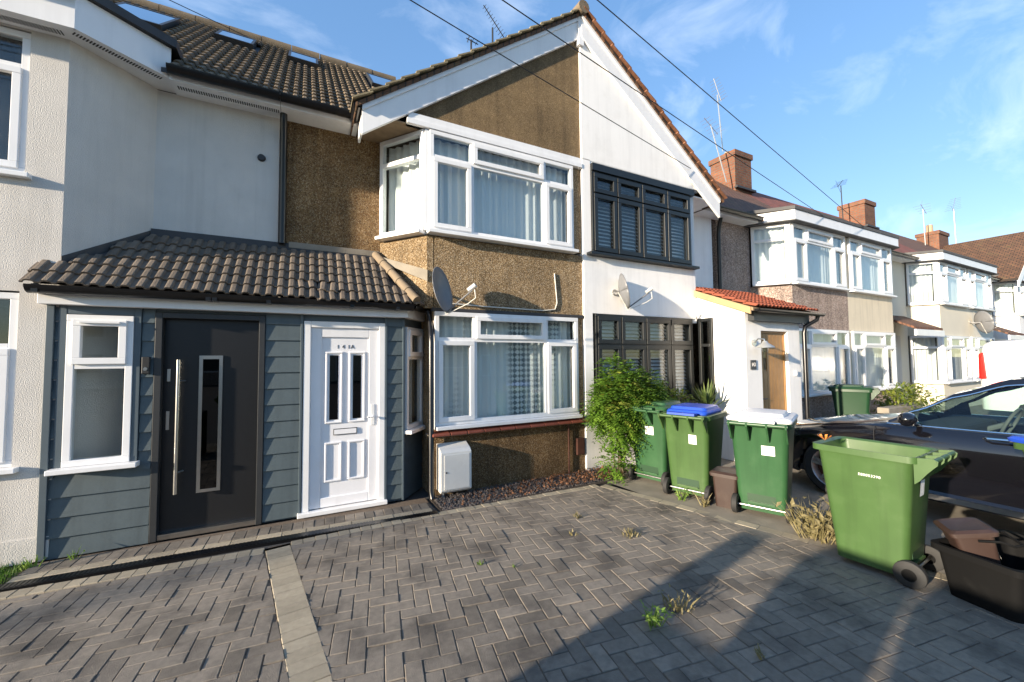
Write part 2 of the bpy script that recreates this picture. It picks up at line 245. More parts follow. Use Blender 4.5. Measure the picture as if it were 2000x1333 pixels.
# ------------------------------------------------------------------ mesh helpers
ORG = {}
class MB:
    def __init__(s): s.v = []; s.f = []
    def add(s, vs, fs):
        o = len(s.v); s.v += [tuple(v) for v in vs]; s.f += [tuple(i+o for i in f) for f in fs]; return s
    def hexa(s, p):     # 8 points: bottom 4 ccw, top 4 ccw
        return s.add(p, [(3, 2, 1, 0), (4, 5, 6, 7), (0, 1, 5, 4), (1, 2, 6, 5), (2, 3, 7, 6), (3, 0, 4, 7)])
    def box(s, x0, x1, y0, y1, z0, z1):
        x0, x1 = sorted((x0, x1)); y0, y1 = sorted((y0, y1)); z0, z1 = sorted((z0, z1))
        return s.hexa([(x0, y0, z0), (x1, y0, z0), (x1, y1, z0), (x0, y1, z0), (x0, y0, z1), (x1, y0, z1), (x1, y1, z1), (x0, y1, z1)])
    def fbox(s, F, a0, a1, b0, b1, c0, c1):      # frame box: a along, b up, c outward
        q = [F.p(a0, b0, c1), F.p(a1, b0, c1), F.p(a1, b0, c0), F.p(a0, b0, c0), F.p(a0, b1, c1), F.p(a1, b1, c1), F.p(a1, b1, c0), F.p(a0, b1, c0)]
        return s.hexa(q)
    def prism(s, poly, d):     # poly: 3-D points, d: extrusion vector
        n = len(poly); A = [Vector(p) for p in poly]; B = [p+Vector(d) for p in A]
        return s.add(A+B, [tuple(range(n))[::-1], tuple(range(n, 2*n))] + [(i, (i+1) % n, n+(i+1) % n, n+i) for i in range(n)])
    def tube(s, pts, r, n=8, cap=True):
        P = [Vector(p) for p in pts]; o = len(s.v); k = len(P)
        rr = r if isinstance(r, (list, tuple)) else [r]*k
        prev = None
        for i, p in enumerate(P):
            t = (P[min(i+1, k-1)]-P[max(i-1, 0)]).normalized()
            if prev is None:
                a = Vector((0, 0, 1)) if abs(t.z) < .9 else Vector((1, 0, 0)); x = t.cross(a).normalized()
            else: x = (prev-t*prev.dot(t)).normalized()
            prev = x; y = t.cross(x)
            for j in range(n):
                an = 2*math.pi*j/n; s.v.append(tuple(p+(x*math.cos(an)+y*math.sin(an))*rr[i]))
        for i in range(k-1):
            for j in range(n): s.f.append((o+i*n+j, o+i*n+(j+1) % n, o+(i+1)*n+(j+1) % n, o+(i+1)*n+j))
        if cap: s.f.append(tuple(o+j for j in range(n))[::-1]); s.f.append(tuple(o+(k-1)*n+j for j in range(n)))
        return s
    def lathe(s, prof, c, ax, n=20):    # prof: (radius, along axis)
        ax = Vector(ax).normalized(); a = Vector((0, 0, 1)) if abs(ax.z) < .9 else Vector((1, 0, 0)); x = ax.cross(a).normalized(); y = ax.cross(x); c = Vector(c); o = len(s.v)
        for r, h in prof:
            for j in range(n):
                an = 2*math.pi*j/n; s.v.append(tuple(c+ax*h+(x*math.cos(an)+y*math.sin(an))*r))
        for i in range(len(prof)-1):
            for j in range(n): s.f.append((o+i*n+j, o+(i+1)*n+j, o+(i+1)*n+(j+1) % n, o+i*n+(j+1) % n))
        return s
    def grid(s, rows):     # rows of points -> quads
        o = len(s.v); n = len(rows[0])
        for r in rows: s.v += [tuple(p) for p in r]
        for i in range(len(rows)-1):
            for j in range(n-1): s.f.append((o+i*n+j, o+i*n+j+1, o+(i+1)*n+j+1, o+(i+1)*n+j))
        return s
    def build(s, name, mat, parent=None, loc=(0, 0, 0), smooth=False, bev=0, fix=True):
        me = bpy.data.meshes.new(name); off = ORG.get(parent.name, Vector((0, 0, 0))) if parent else Vector(loc)
        me.from_pydata([tuple(Vector(v)-off) for v in s.v], [], s.f)
        if fix:
            bm = bmesh.new(); bm.from_mesh(me); bmesh.ops.recalc_face_normals(bm, faces=bm.faces); bm.to_mesh(me); bm.free()
        me.materials.append(mat)
        if smooth: me.polygons.foreach_set('use_smooth', [True]*len(me.polygons))
        o = bpy.data.objects.new(name, me); COL.objects.link(o)
        if parent: o.parent = parent; ORG[o.name] = off
        else: o.location = loc; ORG[o.name] = Vector(loc)
        if bev:
            b = o.modifiers.new('bevel', 'BEVEL'); b.width = bev; b.segments = 2; b.limit_method = 'ANGLE'
        if smooth:
            try:
                me.set_sharp_from_angle(angle=R_(38))
            except Exception: pass
        return o
class Fr:
    def __init__(s, o, u, n=None):
        s.o = Vector(o); s.u = Vector((u[0], u[1], 0)).normalized(); s.n = Vector((s.u.y, -s.u.x, 0)) if n is None else Vector(n).normalized()
    def p(s, a, b, c=0): return s.o+s.u*a+Vector((0, 0, b))+s.n*c
def thing(name, label, cat, loc, group=None):
    o = bpy.data.objects.new(name, None); COL.objects.link(o); o.location = loc; o.empty_display_size = .2
    ORG[o.name] = Vector(loc); return tag(o, label, cat, group)
def tag(o, label=None, cat=None, group=None, kind=None):
    if label: o['label'] = label
    if cat: o['category'] = cat
    if group: o['group'] = group
    if kind: o['kind'] = kind
    return o
def link_copy(src, parent, mw=None):
    c = src.copy(); COL.objects.link(c); c.parent = parent
    if mw is not None: c.matrix_local = mw
    return c
def text(s, size, F, a, b, c, mat, parent, name='lettering', depth=.002, sx=1):
    cu = bpy.data.curves.new('t', 'FONT'); cu.body = s; cu.size = size; cu.extrude = depth; cu.space_character = 1.15; cu.align_x = 'CENTER'; cu.align_y = 'CENTER'
    t = bpy.data.objects.new('t', cu); COL.objects.link(t); dg = bpy.context.evaluated_depsgraph_get()
    me = bpy.data.meshes.new_from_object(t.evaluated_get(dg)); bpy.data.objects.remove(t)
    mb = MB(); mb.v = [tuple(F.p(a+v.co.x*sx, b+v.co.y, c+v.co.z)) for v in me.vertices]; mb.f = [tuple(p.vertices) for p in me.polygons]
    bpy.data.meshes.remove(me)
    return mb.build(name, mat, parent)

# window: lights by column boundaries; transom; opening lights get a sash
def window(parent, F, xs, zb, zt, ztr, mat=WHITE, opens=(), fw=.05, cover=None, cmat=None, sill=True, sillmat=None, top_open=(), room=True, depth=.05, slats=False, sash_w=.045, name='window', sillext=.04):
    x0, x1 = xs[0], xs[-1]; mb = MB()
    mb.fbox(F, x0, x1, zb, zb+fw, -.04, .03); mb.fbox(F, x0, x1, zt-fw, zt, -.04, .03)
    mb.fbox(F, x0, x0+fw, zb+fw, zt-fw, -.04, .028); mb.fbox(F, x1-fw, x1, zb+fw, zt-fw, -.04, .028)
    rows = [(zb+fw, zt-fw)] if ztr is None else [(zb+fw, ztr-fw/2), (ztr+fw/2, zt-fw)]
    if ztr is not None: mb.fbox(F, x0+fw, x1-fw, ztr-fw/2, ztr+fw/2, -.04, .026)
    for x in xs[1:-1]:
        for (a, b) in rows: mb.fbox(F, x-fw/2, x+fw/2, a, b, -.04, .024)
    wo = mb.build(name, mat, parent, bev=.004)
    cols = [(xs[i]+(fw if i == 0 else fw/2), xs[i+1]-(fw if i == len(xs)-2 else fw/2)) for i in range(len(xs)-1)]
    for r, (b0, b1) in enumerate(rows):
        for c, (a0, a1) in enumerate(cols):
            op = (c in opens) if (r == 0 or ztr is None) else (c in top_open)
            if op:
                s = MB(); e = .012; k = sash_w
                s.fbox(F, a0-e, a1+e, b0-e, b0+k, .0, .05); s.fbox(F, a0-e, a1+e, b1-k, b1+e, .0, .05)
                s.fbox(F, a0-e, a0+k, b0+k, b1-k, .0, .048); s.fbox(F, a1-k, a1+e, b0+k, b1-k, .0, .048)
                s.build('sash', mat, wo, bev=.004)
            g = MB(); g.fbox(F, a0, a1, b0, b1, -.006, .004); g.build('pane', GLASS, wo)
    if sill:
        s = MB(); s.fbox(F, x0-sillext, x1+sillext, zb-.045, zb-.002, -.04, .11); s.build('sill', sillmat or mat, wo, bev=.006)
    if cover == 'curtain':
        nx = max(20, int((x1-x0)*45)); rowsv = []
        for zz in (zb+.03, zt-.03):
            rowsv.append([F.p(x0+.02+(x1-x0-.04)*i/nx, zz, -.13+.018*math.sin(i*1.15)+.010*math.sin(i*.37+1)) for i in range(nx+1)])
        MB().grid(rowsv).build('curtain', cmat or NET, wo, smooth=True)
    if slats:
        n = int((zt-zb-.1)/.06)
        for (a0, a1) in cols:
            s = MB()
            for i in range(n):
                z = zb+.06+i*.06
                s.hexa([F.p(a0, z, -.10), F.p(a1, z, -.10), F.p(a1, z+.004, -.10), F.p(a0, z+.004, -.10), F.p(a0, z+.038, -.145), F.p(a1, z+.038, -.145), F.p(a1, z+.042, -.145), F.p(a0, z+.042, -.145)])
            s.build('blind', BLIND, wo)
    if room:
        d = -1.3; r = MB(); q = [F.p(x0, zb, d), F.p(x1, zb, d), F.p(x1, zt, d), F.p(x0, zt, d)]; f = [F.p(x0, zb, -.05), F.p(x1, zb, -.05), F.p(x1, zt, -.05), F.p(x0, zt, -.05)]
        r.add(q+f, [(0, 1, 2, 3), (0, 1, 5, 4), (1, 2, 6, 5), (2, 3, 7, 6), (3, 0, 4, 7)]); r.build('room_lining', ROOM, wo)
    return wo

# ------------------------------------------------------------------ ground
W = 4.011; YR = .495; YB = -.12; XC = 1.619; XI = 1.161
g = MB(); g.box(-400, 500, -500, 400, -.5, -.03); tag(g.build('ground', TARM, loc=(0, 0, -.03)), kind='structure')
g = MB(); g.add([(3.95, -.16, -.003), (4.62, -9, -.003), (8.6, -9, -.003), (8.05, -.16, -.003)], [(0, 1, 2, 3)]); g.box(8.0, 26, -9, -.1, -.03, -.004)
tag(g.build('concrete_driveway', CONC), kind='structure')

def herring(name, ox, oy, ang, inside, limit, lab, near):
    base = MB(); poly = inside['poly']; base.prism([(x, y, -.028) for x, y in poly], (0, 0, .020)); b = base.build(name, SAND); tag(b, kind='structure')
    ca, sa = math.cos(ang), math.sin(ang); u = .1015; h = []
    bm = bmesh.new(); bmesh.ops.create_cube(bm, size=1)
    for v in bm.verts: v.co = Vector((v.co.x*.1965, v.co.y*.0965, v.co.z*.05))
    bmesh.ops.bevel(bm, geom=[e for e in bm.edges if abs(e.verts[0].co.z-e.verts[1].co.z) < .01 and e.verts[0].co.z > 0], offset=.0035, segments=1, affect='EDGES')
    me = bpy.data.meshes.new('paving_block'); bm.to_mesh(me); bm.free(); me.materials.append(BLOCK)
    from mathutils.geometry import intersect_point_quad_2d
    def inp(x, y):
        c = False; n = len(poly); j = n-1
        for i in range(n):
            xi, yi = poly[i]; xj, yj = poly[j]
            if (yi > y) != (yj > y) and x < (xj-xi)*(y-yi)/(yj-yi)+xi: c = not c
            j = i
        return c
    def clip(sub, P0, D):      # keep the side where (p-P0).D <= 0
        out = []
        for i in range(len(sub)):
            p, q = sub[i], sub[(i+1) % len(sub)]; dp = (p[0]-P0[0])*D[0]+(p[1]-P0[1])*D[1]; dq = (q[0]-P0[0])*D[0]+(q[1]-P0[1])*D[1]
            if dp <= 0: out.append(p)
            if dp*dq < 0: t = dp/(dp-dq); out.append((p[0]+(q[0]-p[0])*t, p[1]+(q[1]-p[1])*t))
        return out
    def area(pg): return abs(sum(pg[i][0]*pg[(i+1) % len(pg)][1]-pg[(i+1) % len(pg)][0]*pg[i][1] for i in range(len(pg))))/2
    for k in range(-70, 70):
        for m in range(-30, 30):
            for ver in (0, 1):
                cx, cy = ((k+2*m+1.0), (k-2*m+.5)) if not ver else ((k+2*m+.5), (k-2*m+2.0))
                lx, ly = cx*u, -cy*u
                X, Y = ox+lx*ca-ly*sa, oy+lx*sa+ly*ca
                if not (-3.4 < X < 5.2 and -5.4 < Y < -.4): continue
                rot = ang+(math.pi/2 if ver else 0); c, s2 = math.cos(rot), math.sin(rot)
                cn = [(X+dx*.098*c-dy*.048*s2, Y+dx*.098*s2+dy*.048*c) for dx, dy in ((-1, -1), (1, -1), (1, 1), (-1, 1))]
                if all(inp(*q) for q in cn): h.append((X, Y, ver, None)); continue
                pg = list(poly)
                for P0, D in (((X+.0975*c, Y+.0975*s2), (c, s2)), ((X-.0975*c, Y-.0975*s2), (-c, -s2)), ((X-.0475*s2, Y+.0475*c), (-s2, c)), ((X+.0475*s2, Y-.0475*c), (s2, -c))):
                    if pg: pg = clip(pg, P0, D)
                if len(pg) > 2 and area(pg) > .0015: h.append((X, Y, ver, pg))
    h.sort(key=lambda q: (q[0]-CAMP.x-near[0])**2+(q[1]-CAMP.y-near[1])**2)
    rnd = random.Random(3); rest = MB()
    for i, (X, Y, ver, pg) in enumerate(h):
        rot = ang+(math.pi/2 if ver else 0)+rnd.uniform(-.010, .010); z = -.027+rnd.uniform(-.0028, .0028)
        if pg is not None:
            cx_, cy_ = sum(p[0] for p in pg)/len(pg), sum(p[1] for p in pg)/len(pg); pg = [(cx_+(x-cx_)*.975, cy_+(y-cy_)*.975) for x, y in pg]
            mb = MB().prism([(x, y, z-.025) for x, y in pg], (0, 0, .05))
            if i < limit: mb.build('paving_block', BLOCK, b)
            else: rest.add(mb.v, mb.f)
        elif i < limit:
            o = bpy.data.objects.new('paving_block', me); COL.objects.link(o); o.parent = b; o.location = (X, Y, z); o.rotation_euler = (rnd.uniform(-.009, .009), rnd.uniform(-.009, .009), rot)
        else:
            c, s2 = math.cos(rot), math.sin(rot); o = len(rest.v)
            for v in me.vertices: rest.v.append((X+v.co.x*c-v.co.y*s2, Y+v.co.x*s2+v.co.y*c, z+v.co.z))
            rest.f += [tuple(j+o for j in p.vertices) for p in me.polygons]
    if rest.v: tag(rest.build('paving_blocks', BLOCK, b, fix=False), kind='stuff')
    return b
A1 = R_(-9.5); A0 = R_(-4)
right_poly = [(.19, -.70), (1.62, -.67), (3.78, -.74), (4.30, -2.70), (4.72, -4.3), (4.9, -5.2), (.62, -5.2), (.43, -2.6)]
left_poly = [(-3.2, -.62), (-.01, -.76), (.225, -2.5), (.43, -5.2), (-3.2, -5.2)]
pr = herring('block_driveway', .19, -.70, A1, dict(poly=right_poly), 300, '', (1.6, 1.6))
pl = herring('neighbour_block_driveway', -.01, -.76, A0, dict(poly=left_poly), 300, '', (-1.2, 2.2))
def soldier(parent, pts, mat, along=.1015, wid=.2, name='edging_block', ofs=0, gap=.004, seed=1):
    rnd = random.Random(seed); me = None
    for (p, q) in zip(pts[:-1], pts[1:]):
        p = Vector((*p, 0)); q = Vector((*q, 0)); L = (q-p).length; n = max(1, int(round(L/along))); d = (q-p)/n; ang = math.atan2(d.y, d.x)
        bm = bmesh.new(); bmesh.ops.create_cube(bm, size=1)
        for v in bm.verts: v.co = Vector((v.co.x*(d.length-gap), v.co.y*wid, v.co.z*.05))
        bmesh.ops.bevel(bm, geom=[e for e in bm.edges if e.verts[0].co.z > 0 and e.verts[1].co.z > 0], offset=.0035, segments=1, affect='EDGES')
        me = bpy.data.meshes.new(name); bm.to_mesh(me); bm.free(); me.materials.append(mat)
        for i in range(n):
            c = p+d*(i+.5); o = bpy.data.objects.new(name, me); COL.objects.link(o); o.parent = parent; o.location = (c.x, c.y, -.0265+rnd.uniform(-.002, .003)); o.rotation_euler = (rnd.uniform(-.01, .01), rnd.uniform(-.01, .01), ang+rnd.uniform(-.01, .01))
# buff strip between the two drives: base + blocks
sb = MB().prism([(-.02, -.66, -.028), (.19, -.63, -.028), (.43, -2.6, -.028), (.63, -5.2, -.028), (.42, -5.2, -.028), (.22, -2.5, -.028)], (0, 0, .019)).build('buff_edging_strip', SAND); tag(sb, kind='structure')
soldier(sb, [(.09, -.70), (.33, -2.55), (.525, -5.2)], BLOCKB, wid=.195)
sb2 = MB().prism([(-2.2, -.50, -.028), (-.02, -.64, -.028), (1.62, -.57, -.028), (3.76, -.63, -.028), (3.78, -.74, -.028), (1.62, -.67, -.028), (0, -.76, -.028), (-2.2, -.62, -.028)], (0, 0, .019)).build('buff_header_course', SAND); tag(sb2, kind='structure')
soldier(sb2, [(-2.2, -.56), (-.02, -.70)], BLOCKB, wid=.12, seed=3)
soldier(sb2, [(.19, -.655), (1.62, -.62), (3.77, -.685)], BLOCKB, wid=.10, seed=4)
# threshold course between porch and drain
th = MB().prism([(-1.78, -.30, -.028), (-.3, -.42, -.028), (1.62, -.55, -.028), (1.62, -.03, -.028), (-1.78, -.03, -.028)], (0, 0, .021)).build('threshold_bed', SAND); tag(th, kind='structure')
soldier(th, [(-1.72, -.165), (-.1, -.235), (1.58, -.33)], BLOCK, wid=.195, seed=5); soldier(th, [(-1.74, -.325), (-.1, -.39), (1.58, -.48)], BLOCKB, along=.2, wid=.095, seed=8)
for o in [o for o in th.children]: o.location.z += .006
dr = MB()
dpts = [(-2.4, -.42), (-.9, -.455), (.3, -.50), (1.62, -.565)]
for (p, q) in zip(dpts[:-1], dpts[1:]):
    dr.hexa([(p[0], p[1]-.055, -.03), (q[0], q[1]-.055, -.03), (q[0], q[1]+.055, -.03), (p[0], p[1]+.055, -.03), (p[0], p[1]-.055, .0), (q[0], q[1]-.055, .0), (q[0], q[1]+.055, .0), (p[0], p[1]+.055, .0)])
dro = tag(dr.build('drain_channel', GUT), 'black plastic drain channel running along the front of the porch', 'drain')
gs = MB()
for (p, q) in zip(dpts[:-1], dpts[1:]):
    n = int((q[0]-p[0])/.03)
    for i in range(n):
        t = (i+.5)/n; x = p[0]+(q[0]-p[0])*t; y = p[1]+(q[1]-p[1])*t; gs.box(x-.009, x+.009, y-.045, y+.045, .001, .004)
gs.build('grating', GUT, dro)
# edging along the neighbour's concrete
eb = MB().prism([(3.74, -.70, -.028), (3.90, -.70, -.028), (4.42, -2.70, -.028), (4.86, -4.3, -.028), (5.05, -5.2, -.028), (4.9, -5.2, -.028), (4.72, -4.3, -.028), (4.28, -2.70, -.028)], (0, 0, .02)).build('drive_edging', SAND); tag(eb, kind='structure')
soldier(eb, [(3.83, -.72), (4.36, -2.70), (4.80, -4.3), (4.98, -5.2)], BLOCKB, along=.2, wid=.12, seed=6)

# ------------------------------------------------------------------ roof tile mesh (two rolls)
def tile_mesh(name, wd, ln, mat, roll=.021, th=.016):
    def hh(t):
        q = (t*2) % 1.0
        for (q0, v0), (q1, v1) in zip(KP[:-1], KP[1:]):
            if q0 <= q <= q1: return roll*(v0+(v1-v0)*(q-q0)/(q1-q0))
        return 0
    KP = [(0, 0), (.18, 0), (.30, .85), (.40, 1), (.66, 1), (.76, .85), (.86, 0), (1, 0)]
    mb = MB(); top = []; bot = []
    xs = sorted(set(k/2+q/2 for k in (0, 1) for q, _ in KP))
    for e in (0, 1):
        top.append([((x-.5)*wd*1.02, e*ln, hh(x)+th+(0.022 if e == 0 else 0)) for x in xs])
        bot.append([((x-.5)*wd*1.02, e*ln, hh(x)+(0.022 if e == 0 else 0)) for x in xs])
    mb.grid(top); o = len(mb.v)
    mb.grid([top[0], bot[0]]); mb.grid([[top[0][0], top[1][0]], [bot[0][0], bot[1][0]]]); mb.grid([[top[0][-1], top[1][-1]], [bot[0][-1], bot[1][-1]]])
    me = bpy.data.meshes.new(name); me.from_pydata(mb.v, [], mb.f); bm = bmesh.new(); bm.from_mesh(me); bmesh.ops.remove_doubles(bm, verts=bm.verts, dist=.0002); bmesh.ops.recalc_face_normals(bm, faces=bm.faces)
    bm.to_mesh(me); bm.free(); me.materials.append(mat); return me
def lay_tiles(parent, me, o, ux, up, x0, x1, rows, wd, gauge, ok, seed=1, jit=.004, skip=(), name='roof_tile'):
    # o origin at eaves, ux along eaves, up = up-slope unit
    ux = Vector(ux).normalized(); up = Vector(up).normalized(); nn = ux.cross(up); rnd = random.Random(seed); off = ORG[parent.name]; cnt = 0
    n0, n1 = int(math.floor(x0/wd)), int(math.ceil(x1/wd))
    for r in range(rows):
        for i in range(n0, n1):
            a = (i+.5)*wd; c = Vector(o)+ux*a+up*(r*gauge)
            if not ok(a, r*gauge, r, i): continue
            ob = bpy.data.objects.new(name, me); COL.objects.link(ob); ob.parent = parent
            ml = Matrix(((ux.x, up.x, nn.x, 0), (ux.y, up.y, nn.y, 0), (ux.z, up.z, nn.z, 0), (0, 0, 0, 1)))
            j = Matrix.Rotation(rnd.uniform(-.012, .012), 4, 'Z') @ Matrix.Rotation(rnd.uniform(-.008, .008), 4, 'X')
            p = c-off+up*rnd.uniform(-jit, jit)
            sl = skip.get((r, i)) if skip else None
            if sl: p = p-up*sl[0]; j = Matrix.Rotation(sl[1], 4, 'Z')
            ob.matrix_local = Matrix.Translation(p) @ ml @ j; cnt += 1
    return cnt

# ------------------------------------------------------------------ shared porch (139 / 141)
porch = thing('shared_porch', 'blue-grey clad porch with brown tiled roof shared by grey and white doors', 'porch', (0, .2, 0))
FP = Fr((0, 0, 0), (1, 0))
XPL, XPR, ZF = -1.722, 1.36, 2.21
mb = MB()   # carcass behind cladding (leaves door openings)
for a0, a1, b0, b1 in ((XPL, -1.60, 0, ZF), (-1.60, -1.13, 0, .75), (-1.60, -1.13, 2.13, ZF), (-1.13, -.99, 0, ZF), (-.09, .275, 0, ZF), (1.14, XPR, 0, ZF), (-.99, -.09, 2.175, ZF+.02), (.275, 1.14, 2.135, ZF+.02)):
    mb.fbox(FP, a0, a1, b0, b1, -.12, -.012)
mb.build('wall', CLADT, porch)
bd = {}
def boards(F, a0, a1, z0, z1, holes=()):
    ex = .172; n = int(math.ceil((z1-z0)/ex))
    for i in range(n):
        b0 = z0+i*ex; b1 = min(z1, b0+ex+.02)
        if b1-b0 < .02: continue
        segs = [(a0, a1)]
        for (h0, h1, hz0, hz1) in holes:
            if b0+.09 > hz0 and b0+.06 < hz1: segs = [s for (p, q) in segs for s in ((p, min(q, h0)), (max(p, h1), q)) if s[1]-s[0] > .02]
        for (p, q) in segs:
            MB().hexa([F.p(p, b0, .014), F.p(q, b0, .014), F.p(q, b0, -.012), F.p(p, b0, -.012), F.p(p, b1, -.003), F.p(q, b1, -.003), F.p(q, b1, -.012), F.p(p, b1, -.012)]).build('cladding_board', CLAD, porch)
boards(FP, XPL+.05, -.995, .0, ZF, [(-1.645, -1.085, .74, 2.5)])
boards(FP, -.085, .262, .02, ZF); boards(FP, 1.165, XPR-.012, .03, ZF)
for a_ in ((XPL, XPL+.05, 0, ZF, -.3, .03), (XPR-.012, XPR+.012, 0, ZF, -.04, .018), (.243, .268, .02, ZF, -.01, .024), (1.143, 1.166, .02, ZF, -.01, .024), (-1.645, -1.595, .77, ZF, -.02, .022), (-1.14, -1.09, .77, ZF, -.02, .022), (-1.595, -1.14, 2.125, ZF, -.02, .020)):
    MB().fbox(FP, *a_).build('trim', CLADT, porch, bev=.003)
wp = window(porch, Fr((0, -.0, 0), (1, 0)), [-1.593, -1.142], .775, 2.12, 1.66, opens=(), top_open=(0,), fw=.055, sillext=.07, depth=.04)
MB().fbox(FP, -1.50, -1.23, 2.045, 2.062, .045, .07).build('trickle_vent', WHITE, wp)
# grey entrance door
d = MB(); d.fbox(FP, -.99, -.935, 0.0, 2.17, -.10, .02); d.fbox(FP, -.145, -.09, 0.0, 2.17, -.10, .02); d.fbox(FP, -.935, -.145, 2.115, 2.17, -.10, .018); d.build('door_frame', ANTHF, porch, bev=.004)
gd = MB().fbox(FP, -.935, -.145, .05, 2.115, -.10, -.055).build('grey_door', ANTH, porch, bev=.003); gd['label'] = 'anthracite door with long steel handle and slit window'
MB().fbox(FP, -.935, -.145, .0, .05, -.10, .0).build('threshold', STEEL, gd)
s = MB(); s.fbox(FP, -.655, -.625, .39, 1.75, -.055, -.042); s.fbox(FP, -.49, -.46, .39, 1.75, -.055, -.042); s.fbox(FP, -.625, -.49, .39, .42, -.055, -.042); s.fbox(FP, -.625, -.49, 1.715, 1.75, -.055, -.042); s.build('slit_frame', STEEL, gd)
MB().fbox(FP, -.625, -.49, .42, 1.715, -.055, -.049).build('pane', glass('dark_glass', (.05, .05, .05)), gd)
h = MB(); h.tube([FP.p(-.805, .42, .02), FP.p(-.805, 1.71, .02)], .016, 12); h.tube([FP.p(-.805, .62, .02), FP.p(-.765, .62, -.056)], .009); h.tube([FP.p(-.805, 1.50, .02), FP.p(-.765, 1.50, -.056)], .009); h.build('bar_handle', STEEL, gd, smooth=True)
for z0_, z1_ in ((1.50, 1.62), (1.03, 1.21)): MB().fbox(FP, -.905, -.88, z0_, z1_, -.055, -.048).build('lock_plate', STEEL, gd)
# white entrance door
d = MB(); d.fbox(FP, .275, .345, .05, 2.13, -.07, .02); d.fbox(FP, 1.072, 1.142, .05, 2.13, -.07, .02); d.fbox(FP, .345, 1.072, 2.06, 2.13, -.07, .018); d.build('door_frame', WHITE, porch, bev=.006)
MB().fbox(FP, .235, 1.17, .005, .05, -.07, .07).build('door_sill', WHITE, porch, bev=.006)
wd = MB().fbox(FP, .345, 1.072, .06, 2.06, -.06, -.022).build('white_door', DOORW, porch); wd['label'] = 'white panelled door with two narrow panes and letterbox'
q = MB()
for a0, a1, b0, b1 in ((.345, .455, .06, 2.06), (.962, 1.072, .06, 2.06), (.455, .962, .06, .165), (.455, .962, 1.955, 2.06)): q.fbox(FP, a0, a1, b0, b1, -.022, -.004)
q.build('stile', DOORW, wd, bev=.005)
def mould(a0, a1, b0, b1, t=.022, name='moulding'):
    m = MB(); m.fbox(FP, a0, a1, b0, b0+t, -.022, -.006); m.fbox(FP, a0, a1, b1-t, b1, -.022, -.006); m.fbox(FP, a0, a0+t, b0+t, b1-t, -.022, -.006); m.fbox(FP, a1-t, a1, b0+t, b1-t, -.022, -.006); m.build(name, DOORW, wd, bev=.006)
for a0, a1 in ((.495, .675), (.742, .922)):
    mould(a0, a1, .98, 1.79); mould(a0, a1, .33, .77)
    MB().fbox(FP, a0+.045, a1-.045, 1.02, 1.75, -.022, -.018).build('pane', MT['dark_glass'], wd)
MB().fbox(FP, .585, .835, .845, .915, -.022, -.012).build('letterbox', BLKINK, wd); MB().fbox(FP, .592, .828, .853, .907, -.012, -.008).build('letterbox_flap', DOORW, wd)
hd = MB(); hd.fbox(FP, .985, 1.025, .93, 1.17, -.004, .006); hd.tube([FP.p(1.005, 1.03, .006), FP.p(1.005, 1.03, .05), FP.p(.94, 1.03, .055)], .010); hd.build('door_handle', WHITE, wd, bev=.002)
text('1 4 1A', .062, FP, .705, 1.845, -.021, BLKINK, wd, 'house_number')
# canted side with small window
FS = Fr((XPR, .0, 0), (.34, .40)); LS = .52
m = MB(); m.fbox(FS, 0, LS, 0, .80, -.1, -.005); m.fbox(FS, 0, LS, 2.12, ZF, -.1, -.005); m.fbox(FS, 0, .05, .80, 2.12, -.1, -.005); m.fbox(FS, LS-.02, LS, .80, 2.12, -.1, -.005); m.build('side_wall', CLADT, porch)
for i in range(5): MB().hexa([FS.p(0.02, i*.16, .012), FS.p(LS, i*.16, .012), FS.p(LS, i*.16, -.005), FS.p(0.02, i*.16, -.005), FS.p(0.02, i*.16+.16, -.001), FS.p(LS, i*.16+.16, -.001), FS.p(LS, i*.16+.16, -.005), FS.p(0.02, i*.16+.16, -.005)]).build('cladding_board', CLAD, porch)
window(porch, FS, [.05, .50], .83, 2.10, 1.72, fw=.05, top_open=(0,), room=False, cover='curtain')
# fascia, soffit, gutter
ZE = 2.365
m = MB(); m.box(XPL-.03, XPR+.03, -.10, -.075, 2.20, 2.34); m.box(XPL-.03, XPR+.03, -.075, .0, 2.20, 2.215)
FE = Fr((XPR+.03, -.10, 0), (.34, .40)); m.fbox(FE, 0, .55, 2.20, 2.34, -.025, 0); m.fbox(FE, 0, .55, 2.20, 2.215, -.12, -.025); m.build('fascia', WHITE, porch, bev=.003)
def gutter(mb, p, q, r=.055):
    p = Vector(p); q = Vector(q); t = (q-p).normalized(); nrm = Vector((t.y, -t.x, 0)); n = 8; A = []
    for P in (p, q):
        A.append([P+nrm*(-math.cos(math.pi*j/n)*r)+Vector((0, 0, -math.sin(math.pi*j/n)*r)) for j in range(n+1)])
    mb.grid(A); B = [[x+(P-x)*.14 for x in a] for a, P in zip(A, (p, q))]; mb.grid(B)
    for a, b in zip(A, B): mb.grid([a, b])
    mb.add([tuple(x) for x in A[0]], [tuple(range(n+1))]); mb.add([tuple(x) for x in A[1]], [tuple(range(n+1))])
    mb.grid([[A[0][0], A[1][0]], [B[0][0], B[1][0]]]); mb.grid([[A[0][-1], A[1][-1]], [B[0][-1], B[1][-1]]])
m = MB(); gutter(m, (-1.78, -.17, 2.345), (1.44, -.17, 2.345), .068); gutter(m, (1.43, -.17, 2.342), (1.68, .10, 2.342)); go = m.build('gutter', GUT, porch, smooth=True)
for x in (-1.72, -.55, -.50, -.05, .75, 1.25): MB().box(x-.02, x+.02, -.228, -.10, 2.28, 2.352).build('gutter_bracket', GUT, go)
MB().tube([(1.66, -.02, 2.30), (1.68, -.05, 2.20), (1.66, -.16, 2.02), (1.655, -.19, 1.9), (1.655, -.19, .12), (1.66, -.24, .03)], .034, 10).build('downpipe', GUT, porch, smooth=True)
